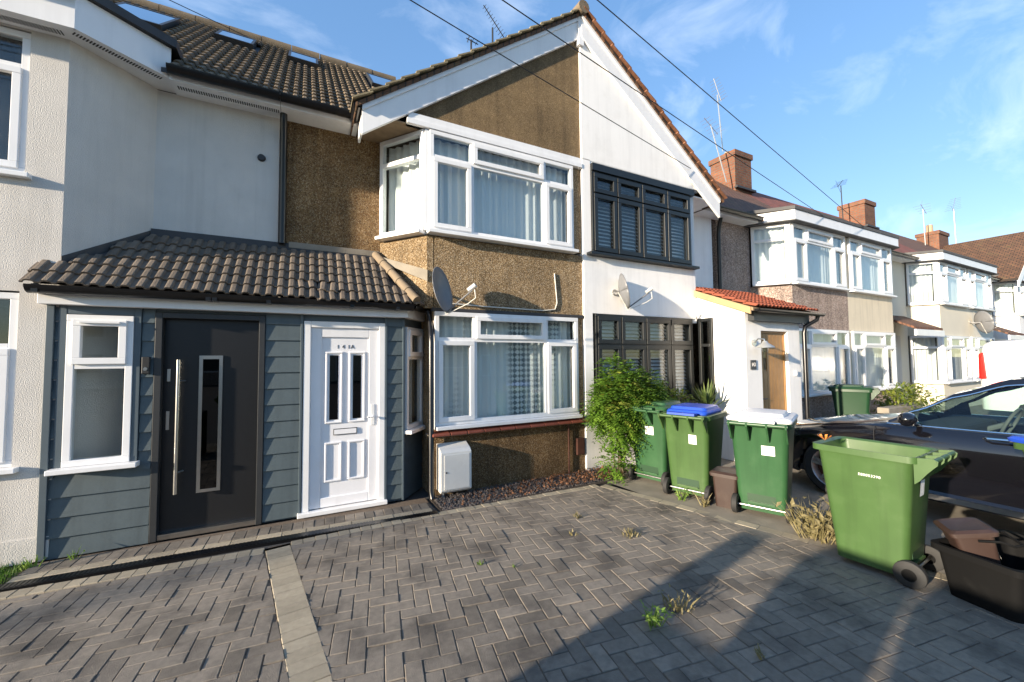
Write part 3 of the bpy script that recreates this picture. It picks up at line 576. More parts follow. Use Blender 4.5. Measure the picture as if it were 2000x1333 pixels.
# roof
SL = Vector((0, .695, .66)).normalized()
deck = MB().add([(-1.74, -.20, 2.355), (1.455, -.20, 2.355), (1.10, .49, 3.01), (-1.15, .49, 3.01), (-1.64, .01, 2.56), (-1.74, .01, 2.56)], [(0, 1, 2, 3, 4, 5)])
deck.add([(1.455, -.20, 2.355), (1.76, .14, 2.355), (1.60, .2, 2.7), (1.10, .49, 3.01)], [(0, 1, 2, 3)])
rf = deck.build('roof', LEAD, porch)
tm = tile_mesh('porch_tile', .2, .185, TILE)
def pok(a, s, r, i):
    X = a; Y = -.205+SL.y*(s+.05)
    if X > 1.455-(Y+.2)*.51-.03: return False
    if Y > 0 and X < -1.66+(Y/.495)*.49+.03: return False
    return -1.8 < X
lay_tiles(rf, tm, (0, -.225, 2.335), (1, 0, 0), SL, -1.74, 1.5, 6, .2, .16, pok, skip={(0, 2): (.03, .05), (1, 1): (-.01, .10), (1, 2): (.02, -.09), (0, 3): (.02, -.04)})
# side hip slope tiles
UX = Vector((.34, .40, 0)).normalized(); hipn = Vector((-UX.y, UX.x, 0)); SU = (hipn*.62+Vector((0, 0, .62))).normalized()
lay_tiles(rf, tm, (1.465, -.20, 2.335), UX, SU, 0, .46, 4, .155, .16, lambda a, s, r, i: a > s*.55, seed=4)
hp = Vector((1.47, -.225, 2.40)); hq = Vector((1.10, .47, 3.07)); hdv = hq-hp
for i in range(5):
    a = hp+hdv*(i/5); b = hp+hdv*((i+1.06)/5); mb = MB(); mb.tube([a, b], [.056, .048], 12); mb.build('hip_tile', HIPT, rf, smooth=True)
fl = MB(); fl.box(-1.17, 1.12, .47, .492, 2.98, 3.10)
FC = Fr((-1.175, .48, 0), (-.49, -.50)); fl.hexa([FC.p(0, 2.96, .03), FC.p(.68, 2.53, .03), FC.p(.68, 2.53, .0), FC.p(0, 2.96, .0), FC.p(0, 3.08, .03), FC.p(.68, 2.64, .03), FC.p(.68, 2.64, .0), FC.p(0, 3.08, .0)])
fl.build('flashing', LEAD, porch)
mo = MB().hexa([(1.09, .44, 3.0), (1.62, -.14, 2.66), (1.63, -.10, 2.66), (1.12, .48, 3.0), (1.09, .44, 3.06), (1.62, -.14, 2.80), (1.63, -.10, 2.80), (1.12, .48, 3.06)]).build('mortar_fillet', CONC, porch)
bell = thing('doorbell', 'small black video doorbell beside the grey door', 'doorbell', (-1.045, -.02, 1.6))
MB().box(-1.075, -1.015, -.045, -.014, 1.58, 1.74).build('body', BLKINK, bell, bev=.006); MB().lathe([(.0, 0), (.016, 0), (.016, .004), (0, .004)], (-1.045, -.0455, 1.625), (0, -1, 0), 14).build('button', STEEL, bell)

# ------------------------------------------------------------------ house builder bits
RS = .887; RZ0 = 4.72; RY0 = .2; RYT = 3.1
def roofpt(x, y, dz=0): return (x, y, RZ0+RS*(y-RY0)+dz)
def main_roof(h, x0, x1, mat, yt=RYT):
    m = MB(); a = [roofpt(x0, RY0-.02), roofpt(x1, RY0-.02), roofpt(x1, yt), roofpt(x0, yt)]
    m.prism(a, (0, .0, -.05)); zt = a[2][2]
    m.add([(x0, yt, zt), (x1, yt, zt), (x1, yt+3, zt-2.6), (x0, yt+3, zt-2.6)], [(0, 1, 2, 3)])
    return m.build('roof', mat, h)
def eaves(h, x0, x1, gut=True):
    m = MB(); m.box(x0, x1, RY0+.01, RY0+.035, 4.612, 4.70); m.box(x0, x1, RY0+.035, YR+.01, 4.612, 4.626); m.build('fascia', WHITE, h)
    if gut: g = MB(); gutter(g, (x0, RY0-.055, 4.705), (x1, RY0-.055, 4.705), .065); g.build('gutter', GUT, h, smooth=True)
def back(h, x0, x1, mat):     # party and rear walls so the house is a closed block
    MB().box(x0+.002, x1-.002, YR+1.6, YR+1.7, 0, 5.4).build('inner_wall', mat, h); MB().box(x0+.002, x1-.002, 5.8, 5.9, 0, 4.6).build('rear_wall', mat, h)

# ------------------------------------------------------------------ 141: pebbledash house
H141 = thing('pebbledash_house', 'brown pebbledash terraced house with white bay windows under half a gable', 'house', (2, .6, 0))
F1 = Fr((0, YB, 0), (1, 0))
FCt = Fr((XI, YR, 0), (XC-XI, YB-YR)); LC = math.hypot(XC-XI, YB-YR)
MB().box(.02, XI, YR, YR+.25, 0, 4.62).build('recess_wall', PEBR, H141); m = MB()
m.fbox(F1, 1.70, W-.002, 2.33, 3.245, -.25, 0); m.fbox(FCt, 0, LC-.0, 2.33, 3.245, -.2, .0)
m.fbox(F1, 3.895, W-.002, .80, 2.30, -.25, -.01); m.fbox(F1, 3.845, W-.002, 3.29, 4.58, -.25, -.01); m.box(1.70, 1.78, YB+.01, YR, 0, 2.3)
m.fbox(F1, XC, 1.71, 2.33, 3.245, -.2, 0)
m.build('wall', PEB, H141); MB().fbox(F1, 1.70, W-.002, 0, .74, -.25, 0).build('lower_wall', PEBD, H141)
MB().fbox(F1, 1.68, W, 2.292, 2.335, -.05, .035).build('lead_apron', LEAD, H141)
sl_ = MB().fbox(F1, 1.66, W+.10, .742, .755, -.2, .06).build('sill_bed', CONC, H141)
for i in range(11):
    x = 1.66+i*.226
    MB().hexa([F1.p(x+.002, .757, .12), F1.p(x+.222, .757, .12), F1.p(x+.222, .757, -.06), F1.p(x+.002, .757, -.06), F1.p(x+.002, .790, .12), F1.p(x+.222, .790, .12), F1.p(x+.222, .825, -.06), F1.p(x+.002, .825, -.06)]).build('sill_tile', REDSILL, sl_, bev=.01)
window(H141, Fr((0, YB-.01, 0), (1, 0)), [1.712, 2.245, 3.335, 3.89], .875, 2.29, 1.94, opens=(0, 2), top_open=(1,), fw=.055, cover='curtain', cmat=LACE, sillext=.0)
window(H141, Fr((0, YB-.01, 0), (1, 0)), [1.645, 2.213, 3.33, 3.842], 3.30, 4.585, 4.25, opens=(0, 2), top_open=(1,), fw=.055, cover='curtain', sillext=.03)
FCw = Fr(FCt.p(0, 0, .012), FCt.u)
window(H141, FCw, [.02, LC-.03], 3.30, 4.585, 4.25, opens=(), fw=.055, cover='curtain', sillext=.0)
MB().fbox(F1, XC-.03, XC+.04, 3.30, 4.58, -.06, .02).build('corner_post', WHITE, H141)
# gable
GX, GZ, GS = 4.011, 7.03, .735
def gz(x): return GZ-GS*abs(x-GX)
def gable_half(h, sgn, panel, yf, lab=''):
    xe = GX-sgn*3.17; xs = GX-sgn*(GX-1.38) 
    def X(t): return GX-sgn*t      # t distance from the ridge
    # wall panel
    poly = [(X(.0), yf, 4.74), (X(2.72), yf, 4.74), (X(2.72), yf, 4.80), (X(0), yf, 6.80)]
    MB().prism(poly, (0, .12, 0)).build('gable_panel', panel, h)
    b = MB(); t0, t1 = .0, 3.17
    def brd(lo, hi, y0, y1, t0=0.0, t1=3.17):
        b.prism([(X(t0), y0, gz(GX-t0)+lo), (X(t1), y0, gz(GX-t1)+lo), (X(t1), y0, gz(GX-t1)+hi), (X(t0), y0, gz(GX-t0)+hi)], (0, y1-y0, 0))
    brd(-.39, -.11, yf-.045, yf-.001); brd(-.11, -.02, yf-.065, yf-.001)
    b.box(X(0)-sgn*0-.05, X(0)+.05, yf-.075, yf-.0, GZ-.52, GZ-.03) if sgn > 0 else None
    b.prism([(X(2.72), yf-.043, gz(GX-2.72)-.39), (X(3.17), yf-.043, gz(GX-3.17)-.31), (X(3.17), yf-.043, gz(GX-3.17)-.02), (X(2.72), yf-.043, gz(GX-2.72)-.05)], (0, .04, 0))
    b.build('bargeboard', WHITE, h, bev=.003)
    return X
X = gable_half(H141, 1, GPANEL, YB)
m = MB(); m.box(1.36, W-.003, YB-.05, YB+.05, 4.592, 4.655); m.box(1.38, W-.003, YB-.03, YB+.05, 4.655, 4.742); m.build('frieze_board', WHITE, H141, bev=.003)
m = MB(); m.box(.845, .87, YB-.04, RY0+.05, 4.41, 4.68); m.build('end_fascia', WHITE, H141)
MB().box(.87, XC+.3, YB-.0, YR, 4.592, 4.61).build('soffit', TIMB, H141)
rg = MB()    # gable roof, one half per house
def gable_roof(h, sgn, mat, yf, y1=3.2, edgemat=None):
    t1 = 3.24; xs = [GX-sgn*t for t in (0, t1)]
    m = MB(); a = (xs[0], yf-.09, GZ); b = (xs[1], yf-.09, GZ-GS*t1); m.prism([a, b, (b[0], y1, b[2]), (a[0], y1, a[2])], (0, 0, -.05)); r = m.build('gable_roof', mat, h)
    n = 18
    for i in range(n):     # verge tiles, seen edge on
        t = t1*(i+.0)/n; t2 = t1*(i+1.22)/n; z = .055
        p0 = (GX-sgn*t, GZ-GS*t+.012); p1 = (GX-sgn*t2, GZ-GS*t2+.045)
        MB().prism([(p0[0], yf-.13, p0[1]), (p1[0], yf-.13, p1[1]), (p1[0], yf-.13, p1[1]+.02), (p0[0], yf-.13, p0[1]+.02)], (0, .33, 0)).build('verge_tile', edgemat, r)
    return r
gable_roof(H141, 1, GROOF, YB, edgemat=M('lichen_tile_edge', (.24, .20, .12), .9, .3, 20, rand=.2, dirt=.5, dirtcol=(.08, .07, .05), dscale=9))
g = MB(); gutter(g, (.80, -.18, 4.66), (.80, RY0-.05, 4.66), .055); g.build('gutter', GUT, H141, smooth=True)
apx = MB().tube([(GX, YB-.16, GZ+.03), (GX, YB+.3, GZ+.04)], [.10, .11], 10).build('ridge_end_tile', RIDGE, H141, smooth=True)
r141 = main_roof(H141, .005, 2.6, LEAD); eaves(H141, .005, .845)
tmm = tile_mesh('main_tile', .2, .235, TILEM, roll=.034)
SU1 = Vector((0, 1, RS)).normalized(); SLEN = (RYT-RY0)*math.sqrt(1+RS*RS)
GA = .195; NR = int(SLEN/GA)
def mok(x0, x1, holes=()):
    def f(a, s, r, i):
        if not (x0 <= a <= x1): return False
        y = RY0+s/math.sqrt(1+RS*RS)
        if a > .84+(y-RY0)*RS/GS+.12: return False      # gable valley
        for (hx0, hx1, hy0, hy1) in holes:
            if hx0-.06 < a < hx1+.06 and hy0-.12 < y < hy1: return False
        return True
    return f
SKY = [(-.95, -.47, 2.15, 2.62), (.0, .43, 2.12, 2.60), (1.24, 1.70, 1.95, 2.70)]
lay_tiles(r141, tmm, roofpt(0, RY0-.07, .0), (1, 0, 0), SU1, 0, 2.8, NR, .2, GA, mok(0, 2.8, SKY), seed=9)
def skylight(h, x0, x1, y0, y1, open_=0):
    c = Matrix.Identity(3); n_ = Vector((0, -RS, 1)).normalized(); P = lambda x, y, k: Vector(roofpt(x, y))+n_*k
    def slab(m, a0, a1, b0, b1, k0, k1): m.hexa([P(a0, b0, k0), P(a1, b0, k0), P(a1, b1, k0), P(a0, b1, k0), P(a0, b0, k1), P(a1, b0, k1), P(a1, b1, k1), P(a0, b1, k1)])
    m = MB(); f = .035
    slab(m, x0, x1, y0, y0+f, 0, .10); slab(m, x0, x1, y1-f, y1, 0, .10); slab(m, x0, x0+f, y0+f, y1-f, 0, .098); slab(m, x1-f, x1, y0+f, y1-f, 0, .098)
    o = m.build('skylight', ANTHF, h); g = MB(); slab(g, x0+f, x1-f, y0+f, y1-f, .085, .095); g.build('pane', MT.get('sky_glass') or glass('sky_glass', (.25, .28, .3), r0=.45), o)
for (a, b, c, d) in SKY[1:]: skylight(H141, a, b, c, d)
for i in range(4): MB().tube([(i*.46+.02, RYT, roofpt(0, RYT)[2]+.0), (i*.46+.47, RYT, roofpt(0, RYT)[2]+.0)], [.11, .115], 10).build('ridge_tile', RIDGE, r141, smooth=True)
back(H141, 0, W, PEB)
MB().tube([(.03, YR-.13, 4.62), (.03, YR-.11, 4.5), (.03, YR-.055, 4.38), (.03, YR-.055, 3.08)], .04, 10).build('downpipe', GUT, H141, smooth=True)
sk = MB(); sk.box(.1, 1.15, YR-.03, YR, 3.05, 3.12); sk.build('mortar_skirt', CONC, H141)

# ------------------------------------------------------------------ 139: white rendered house on the left
H139 = thing('white_rendered_house', 'white rough rendered terraced house at the left with vented white soffit', 'house', (-2.2, .6, 0))
XC9 = 1.655; Y9 = .0
F9 = Fr((-4.0, Y9, 0), (1, 0)); FC9 = Fr((-XC9, Y9, 0), (XC9-XI, YR-Y9)); L9 = math.hypot(XC9-XI, YR-Y9)
m = MB(); m.box(-4, -2.9, Y9, Y9+.2, 0, 4.66); m.box(-1.90, -XC9, Y9, Y9+.2, 0, 4.66); m.box(-2.9, -1.90, Y9, Y9+.2, 0, .77); m.box(-2.9, -1.90, Y9, Y9+.2, 2.31, 3.29); m.box(-2.9, -1.90, Y9, Y9+.2, 4.62, 4.66)
m.fbox(FC9, 0, L9, 0, 4.66, -.2, 0); m.box(-XI, -.015, YR, YR+.25, 0, 4.62); m.build('wall', WRENDER, H139)
MB().box(-4, -XC9, Y9-.012, Y9+.0, .0, .2).build('plinth', WRENDER, H139)
Fw = Fr((0, Y9+.045, 0), (1, 0))
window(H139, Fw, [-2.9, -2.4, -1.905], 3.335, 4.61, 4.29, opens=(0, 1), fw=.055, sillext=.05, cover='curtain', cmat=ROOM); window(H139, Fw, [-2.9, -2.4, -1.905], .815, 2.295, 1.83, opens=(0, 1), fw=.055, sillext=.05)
m = MB(); m.box(-4, -XC9+.10, Y9-.20, Y9-.175, 4.63, 4.95); Fz = Fr((-XC9+.10, Y9-.20, 0), (-XI+.17+XC9-.10, RY0+.03-Y9+.20)); LZ = math.hypot(-XI+.17+XC9-.10, RY0+.03-Y9+.20); m.fbox(Fz, 0, LZ, 4.63, 4.95, -.025, 0); m.build('fascia', WHITE, H139)
m = MB(); m.prism([(-4, Y9-.19, 4.633), (-XC9+.09, Y9-.19, 4.633), (-XI+.16, RY0+.035, 4.633), (-XI+.16, YR+.01, 4.633), (-XI-.01, YR+.01, 4.633), (-XC9-.005, Y9+.01, 4.633), (-4, Y9+.01, 4.633)], (0, 0, .012)); so = m.build('soffit', WHITE, H139)
vs = MB()
for i in range(70):
    x = -3.2+i*.022; vs.box(x, x+.010, Y9-.11, Y9-.05, 4.630, 4.6335)
for i in range(int(LZ/.022)-2):
    p = [Fz.p(.02+i*.022+da, 4.630, c_) for da, c_ in ((0, -.06), (.010, -.06), (.010, -.11), (0, -.11))]; vs.prism(p, (0, 0, .0035))
for i in range(43):
    x = -.95+i*.022; vs.box(x, x+.010, RY0+.10, RY0+.16, 4.609, 4.6125)
tag(vs.build('vent_slots', BLKINK, so), kind='stuff')
m = MB(); m.prism([(-4, Y9-.24, 4.955), (-XC9+.12, Y9-.24, 4.955), (-XI+.22, RY0, 4.955), (-XI+.22, .75, 4.955), (-4, .75, 4.955)], (0, 0, .085)); m.build('bay_roof', LEAD, H139)
g = MB(); gutter(g, (-4, Y9-.26, 4.95), (-XC9+.10, Y9-.26, 4.95), .055); g.build('gutter', GUT, H139, smooth=True)
eaves(H139, -XI+.165, -.0)
r139 = main_roof(H139, -4, -.005, LEAD)
SK2 = [(-2.05, -1.42, 1.62, 2.45), (-.95, -.47, 2.15, 2.62)]
lay_tiles(r139, tmm, roofpt(0, RY0-.07, .0), (1, 0, 0), SU1, -2.6, 0, NR, .2, GA, (lambda f: (lambda a, s_, r, i: f(a, s_, r, i) and (a > -.98 or s_ > .75)))(mok(-2.5, 0, SK2)), seed=12)
for (a, b, c, d) in SK2: skylight(H139, a, b, c, d)
for i in range(6): MB().tube([(-.44-i*.46, RYT, roofpt(0, RYT)[2]), (.01-i*.46, RYT, roofpt(0, RYT)[2])], [.115, .11], 10).build('ridge_tile', RIDGE, r139, smooth=True)
back(H139, -4, 0, WRENDER)
vt = thing('wall_vent', 'small round black vent on the white rendered wall', 'vent', (-.196, YR, 4.09))
MB().lathe([(0, .03), (.035, .03), (.045, .0)], (-.196, YR, 4.09), (0, -1, 0), 14).build('cowl', BLKINK, vt, smooth=True)

# ------------------------------------------------------------------ 143: smooth white house with black windows
H143 = thing('smooth_white_house', 'smooth white terraced house with black framed windows under half a gable', 'house', (6, .6, 0))
Y3 = -.16; F3 = Fr((0, Y3, 0), (1, 0)); XE3 = 6.50
m = MB(); m.fbox(F3, W+.002, 4.165, 0, 4.75, -.2, 0); m.fbox(F3, 4.165, 6.40, 2.375, 3.25, -.2, 0); m.fbox(F3, 4.165, XE3, 0, .92, -.2, 0); m.fbox(F3, 6.40, XE3, 2.375, 3.27, -.2, 0); m.fbox(F3, 4.165, XE3, 4.63, 4.75, -.2, -.005)
Fr3 = Fr((XE3, Y3, 0), (2*W-XI-XE3, YR-Y3)); m.fbox(Fr3, 0, math.hypot(2*W-XI-XE3, YR-Y3), 2.3, 4.63, -.15, 0)
m.box(2*W-XI, 2*W-.13, YR, YR+.2, 2.5, 4.62); m.build('wall', W143, H143)
gable_half(H143, -1, W143, Y3)
EDG3 = M('brown_tile_edge', (.17, .075, .04), .9, .3, 20, rand=.2)
gable_roof(H143, -1, GROOF, Y3, edgemat=EDG3)
MB().box(6.45, 7.16, Y3, YR, 4.60, 4.615).build('soffit', W143, H143)
window(H143, F3, [4.17, 4.667, 5.20, 5.785, 6.385], 3.30, 4.58, 4.235, mat=BLKW, opens=(0, 1, 2, 3), top_open=(0, 1, 2, 3), fw=.045, sash_w=.055, slats=True, sillext=.10)
MB().fbox(F3, 4.165, 6.46, 4.58, 4.69, -.02, .06).build('window_head', BLKW, H143)
window(H143, F3, [4.20, 4.70, 5.23, 5.80, 6.36], .95, 2.365, 1.90, mat=BLKW, opens=(0, 1, 2, 3), top_open=(0, 1, 2, 3), fw=.045, sash_w=.055, slats=True)
r143 = main_roof(H143, 5.6, 2*W-.005, RROOF); eaves(H143, 2*W-.86, 2*W)
back(H143, W, 2*W, W143)
MB().tube([(8.03, YR-.13, 4.62), (8.03, YR-.08, 4.45), (8.03, YR-.06, 4.3), (8.03, YR-.06, 2.9)], .04, 10).build('downpipe', GUT, H143, smooth=True)
# 143 porch
P143 = thing('white_porch', 'white rendered porch with red tiled lean-to roof and oak door', 'porch', (7.3, -.5, 0))
XP0, XP1, YP = 6.52, 8.06, -1.03
m = MB(); m.box(XP0, XP0+.12, YP, -.47, 0, 2.42); m.box(XP0, XP0+.12, -.47, Y3, 0, .92); m.box(XP0, XP0+.12, -.47, Y3, 2.375, 2.42)
m.prism([(XP0, YP, 2.42), (XP0, .02, 2.42), (XP0, .02, 2.90)], (.12, 0, 0))
m.box(XP0+.12, 6.93, YP, YP+.12, 0, 2.42); m.box(7.70, XP1, YP, YP+.12, 0, 2.42); m.box(6.93, 7.70, YP, YP+.12, 2.12, 2.42); m.box(XP1-.12, XP1, YP+.12, YR, 0, 2.4); m.build('wall', W143, P143)
FPS = Fr((XP0, Y3-.01, 0), (0, -1), n=(-1, 0, 0)); window(P143, FPS, [.02, .29], .95, 2.365, 1.90, mat=BLKW, fw=.05, sill=False, room=False)
ok_ = MB(); FD = Fr((0, YP+.05, 0), (1, 0)); dp = MB().fbox(FD, 6.93, 7.70, .08, 2.12, -.06, -.02).build('oak_door', OAK, P143)
for i in range(7):
    x = 6.98+i*.095
    if i in (1,): MB().fbox(FD, x, x+.092, .10, 1.45, -.02, -.008).build('door_plank', OAK, dp, bev=.004); MB().fbox(FD, x, x+.092, 1.93, 2.08, -.02, -.008).build('door_plank', OAK, dp, bev=.004)
    else: MB().fbox(FD, x, x+.092, .10, 2.08, -.02, -.008).build('door_plank', OAK, dp, bev=.004)
m = MB(); m.fbox(FD, 6.93, 6.975, .08, 2.12, -.02, .0); m.fbox(FD, 7.65, 7.70, .08, 2.12, -.02, .0); m.fbox(FD, 6.975, 7.65, 2.085, 2.12, -.02, .0); m.build('door_frame', OAK, P143)
MB().fbox(FD, 7.078, 7.16, 1.47, 1.91, -.02, -.012).build('pane', GLASS, dp)
MB().tube([FD.p(6.99, 1.0, -.008), FD.p(6.99, 1.0, .035), FD.p(7.07, 1.0, .035)], .010).build('door_handle', BLKINK, dp)
MB().box(6.85, 7.78, YP-.25, YP, 0, .08).build('step', CONC, P143)
pa, pb = Vector((0, .07, 2.97)), Vector((0, -1.20, 2.46)); pup = (pa-pb).normalized()
m = MB(); m.prism([(6.47, pb.y, pb.z), (8.24, pb.y, pb.z), (8.24, pa.y, pa.z), (6.47, pa.y, pa.z)], (0, 0, -.05)); rp_ = m.build('roof', TIMB, P143)
tmr = tile_mesh('red_tile', .2, .22, REDT, roll=.024)
lay_tiles(rp_, tmr, (6.49, pb.y-.03, pb.z-.0), (1, 0, 0), pup, 0, 1.72, 7, .2, .195, lambda a, s, r, i: True, seed=21)
m = MB(); m.prism([(6.45, pb.y+.03, pb.z-.10), (6.45, pa.y, pa.z-.10), (6.45, pa.y, pa.z+.01), (6.45, pb.y+.03, pb.z+.01)], (.025, 0, 0)); m.build('verge_board', M('tan_verge', (.36, .25, .13), .7, .1, 8), P143)
MB().box(6.60, 8.2, YP-.10, YP-.0, 2.27, 2.42).build('beam', ANTHF, P143)
g = MB(); gutter(g, (6.50, -1.24, 2.44), (8.42, -1.24, 2.44), .05); g.build('gutter', GUT, P143, smooth=True)
MB().tube([(8.30, -1.22, 2.40), (8.30, -1.20, 2.33), (8.14, -1.09, 2.22), (8.12, -1.08, 2.1), (8.12, -1.08, .05)], .035, 10).build('downpipe', GUT, P143, smooth=True)
lamp = thing('wall_lamp', 'galvanised fisherman style wall lamp beside the oak door', 'lamp', (6.80, YP, 1.88))
MB().lathe([(.0, .02), (.05, .02), (.05, 0)], (6.72, YP-.001, 1.92), (0, -1, 0), 14).build('backplate', STEEL, lamp)
MB().tube([(6.72, YP-.02, 1.92), (6.72, YP-.08, 1.98), (6.74, YP-.16, 1.97), (6.745, YP-.17, 1.92)], .012).build('arm', STEEL, lamp)
MB().lathe([(.03, .06), (.045, .03), (.13, -.03), (.135, -.045), (.125, -.04), (.03, .02)], (6.745, YP-.17, 1.88), (0, 0, 1), 18).build('shade', M('galvanised_shade', (.42, .43, .42), .4, .1, 8, metal=.6), lamp, smooth=True)
MB().lathe([(.0, -.12), (.03, -.11), (.045, -.07), (.04, -.02), (.0, -.02)], (6.745, YP-.17, 1.88), (0, 0, 1), 14).build('bulb_glass', GLASS, lamp, smooth=True)
pq = tag(MB().box(6.62, 6.76, YP-.014, YP-.001, 1.49, 1.64).build('number_plaque', SLATE, loc=(6.69, YP, 1.56)), 'slate plaque with number 143 on the white porch', 'plaque')
text('143', .085, Fr((6.69, YP-.014, 1.565), (1, 0)), 0, 0, .001, STICK, pq, 'house_number', sx=.75)
bx = tag(MB().box(7.86, 7.92, YP-.03, YP-.001, 1.36, 1.44).build('bell_box', WHITE, loc=(7.9, YP, 1.4), bev=.004), 'small white bell box right of the oak door', 'bell')

# ------------------------------------------------------------------ 145..151 further houses
def bay_house(name, label, xl, left_bay, upper, mid, lower, frame=WHITE, cover=NET, roofmat=RROOF, lowcover='curtain', fz=4.62, recess=None):
    # left_bay False: bay towards the right party wall (like 141/145/149); True: mirrored
    h = thing(name, label, 'house', (xl+W/2, .6, 0)); sg = -1 if left_bay else 1
    X = (lambda a: xl+a) if not left_bay else (lambda a: xl+W-a)
    fr = Fr((0, YB, 0), (1, 0)); lo, hi = sorted((X(XC), X(W)))
    e = .10 if not left_bay else .0
    m = MB(); a, b = sorted((X(0), X(XI))); m.box(a+.01, b, YR, YR+.25, 0, 4.62); m.build('recess_wall', recess or mid, h)
    m = MB(); m.fbox(fr, lo, hi-.003, 2.31, 3.25, -.2, 0)
    pin = Vector((X(XI), YR, 0)); pc = Vector((X(XC), YB, 0)); fc = Fr(pin, pc-pin) if not left_bay else Fr(pc, pin-pc); lc = (pc-pin).length
    m.fbox(fc, 0, lc, 2.31, 3.25, -.2, 0); 
    px = X(W-.10); a, b = sorted((px, X(W)-.003*sg)); m.fbox(fr, a, b, 3.25, 4.62, -.2, -.01); m.fbox(fr, a, b, .80, 2.31, -.2, -.01); m.build('wall', mid, h)
    m = MB(); m.fbox(fr, lo, hi-.003, 0, .80, -.2, 0); m.fbox(fc, 0, lc, 0, .80, -.2, 0); m.build('lower_wall', lower, h)
    a0, a1 = sorted((X(XC+.03), X(W-.10))); w_ = a1-a0; xs = [a0, a0+w_*.24, a0+w_*.74, a1]
    for zb, zt, zr, cv in ((3.30, 4.60, 4.26, 'curtain'), (.86, 2.30, 1.93, lowcover)):
        window(h, Fr((0, YB-.01, 0), (1, 0)), xs, zb, zt, zr, mat=frame, opens=(0, 2), top_open=(1,), fw=.06, cover=cv, cmat=cover, sillext=.02)
        window(h, Fr(fc.p(0, 0, .012), fc.u), [.03, lc-.04], zb, zt, zr, mat=frame, fw=.06, cover='curtain', cmat=cover, sillext=0.0)
        c = X(XC); MB().fbox(fr, c-.04, c+.04, zb, zt, -.06, .022).build('corner_post', frame, h)
    # flat bay roof with fascia
    m = MB(); f2 = Fr(fr.p(0, 0, .16), fr.u); f3o = fc.p(0, 0, .16); f3 = Fr(f3o, fc.u)
    a, b = sorted((X(XC-.09), X(W))); m.fbox(f2, a, b-.003, 4.63, 4.84, -.02, 0)
    if not left_bay: m.fbox(f3, -.02, lc+.06, 4.63, 4.84, -.02, -.0)
    else: m.fbox(f3, -.06, lc+.02, 4.63, 4.84, -.02, -.0)
    m.build('fascia', frame, h)
    pts = [(X(XC-.11), YB-.18), (X(W)-.003*sg, YB-.18), (X(W)-.003*sg, .6), (X(XI-.2), .6), (X(XI-.2), YR-.11)]
    m = MB(); m.prism([(x, y, 4.845) for x, y in pts], (0, 0, .07)); m.prism([(x, y, 4.60) for x, y in pts], (0, 0, .02)); m.build('bay_roof', FELT, h)
    main_roof(h, xl+.005, xl+W-.005, roofmat); a, b = sorted((X(0), X(XI-.12))); eaves(h, a, b)
    back(h, xl, xl+W, mid)
    return h, fr
H145, _f5 = bay_house('pink_pebbledash_house', 'terraced house with pinkish pebbledash and tall white bay beside white porch', 2*W, False, PEB2, PEB2, PEB2, roofmat=RROOF)
H147, _f7 = bay_house('beige_rendered_house', 'terraced house with smooth beige band between its white bay windows', 3*W, True, CREAM, CREAM, PEB2, roofmat=RROOF2)
H149, _f9 = bay_house('cream_house', 'cream rendered terraced house with white blinds in its bay', 4*W, False, CREAM, M('pale_cream_render', (.72, .66, .53), .85, .04, 2, bump=.2, bscale=90), MT['pale_cream_render'], cover=BLIND, roofmat=RROOF2)
H151, _f1 = bay_house('pale_cream_house', 'cream terraced house with satellite dish below its upper bay window', 5*W, True, CREAM, MT['pale_cream_render'], MT['pale_cream_render'], cover=BLIND, roofmat=RROOF)
H153, _f3 = bay_house('gabled_white_house', 'far white terraced house under a large brown tiled gable roof', 6*W, False, W143, W143, W143, roofmat=RROOF)
# gable roof on the far house
m = MB(); gx = 7*W; m.prism([(gx, YB-.2, 7.05), (gx-3.24, YB-.2, 7.05-GS*3.24), (gx-3.24, 3.2, 7.05-GS*3.24), (gx, 3.2, 7.05)], (0, 0, -.08)); m.build('gable_roof', GROOF, H153)
MB().prism([(gx-.02, YB-.02, 4.95), (gx-2.7, YB-.02, 4.95), (gx-.02, YB-.02, 6.9)], (0, .1, 0)).build('gable_panel', CREAM, H153)
m = MB(); m.prism([(gx, YB-.21, 6.68), (gx-3.2, YB-.21, 6.68-GS*3.2), (gx-3.2, YB-.21, 7.0-GS*3.2), (gx, YB-.21, 7.0)], (0, .05, 0)); m.build('bargeboard', WHITE, H153)
# right half of that gable belongs to the last house
H155 = thing('end_house', 'sliver of the last white house beyond the far gable', 'house', (7.5*W, .6, 0))
MB().box(7*W+.003, 8*W, YB, YB+.25, 0, 4.8).build('wall', W143, H155)
MB().prism([(gx+.001, YB-.2, 7.05), (gx+3.24, YB-.2, 7.05-GS*3.24), (gx+3.24, 3.2, 7.05-GS*3.24), (gx+.001, 3.2, 7.05)], (0, 0, -.08)).build('roof', GROOF, H155)
main_roof(H155, 7*W+.005, 8*W, RROOF)
# canopy over the paired doors of 147/149
cp = MB(); cp.prism([(4*W-.95, -.35, 2.42), (4*W+.95, -.35, 2.42), (4*W+.95, YR, 2.86), (4*W-.95, YR, 2.86)], (0, 0, .06)); cpo = thing('door_canopy', 'small brown tiled canopy over the doors right of the beige house', 'canopy', (4*W, .1, 2.4))
cp.build('roof', RROOF, cpo); MB().box(4*W-.97, 4*W+.97, -.38, -.33, 2.24, 2.41).build('fascia', WHITE, cpo)
cp2 = thing('door_canopy', 'farther small brown tiled canopy beside the gabled white house', 'canopy', (6*W, .1, 2.4)); MB().prism([(6*W-.95, -.35, 2.42), (6*W+.95, -.35, 2.42), (6*W+.95, YR, 2.86), (6*W-.95, YR, 2.86)], (0, 0, .06)).build('roof', RROOF, cp2); MB().box(6*W-.97, 6*W+.97, -.38, -.33, 2.24, 2.41).build('fascia', WHITE, cp2)
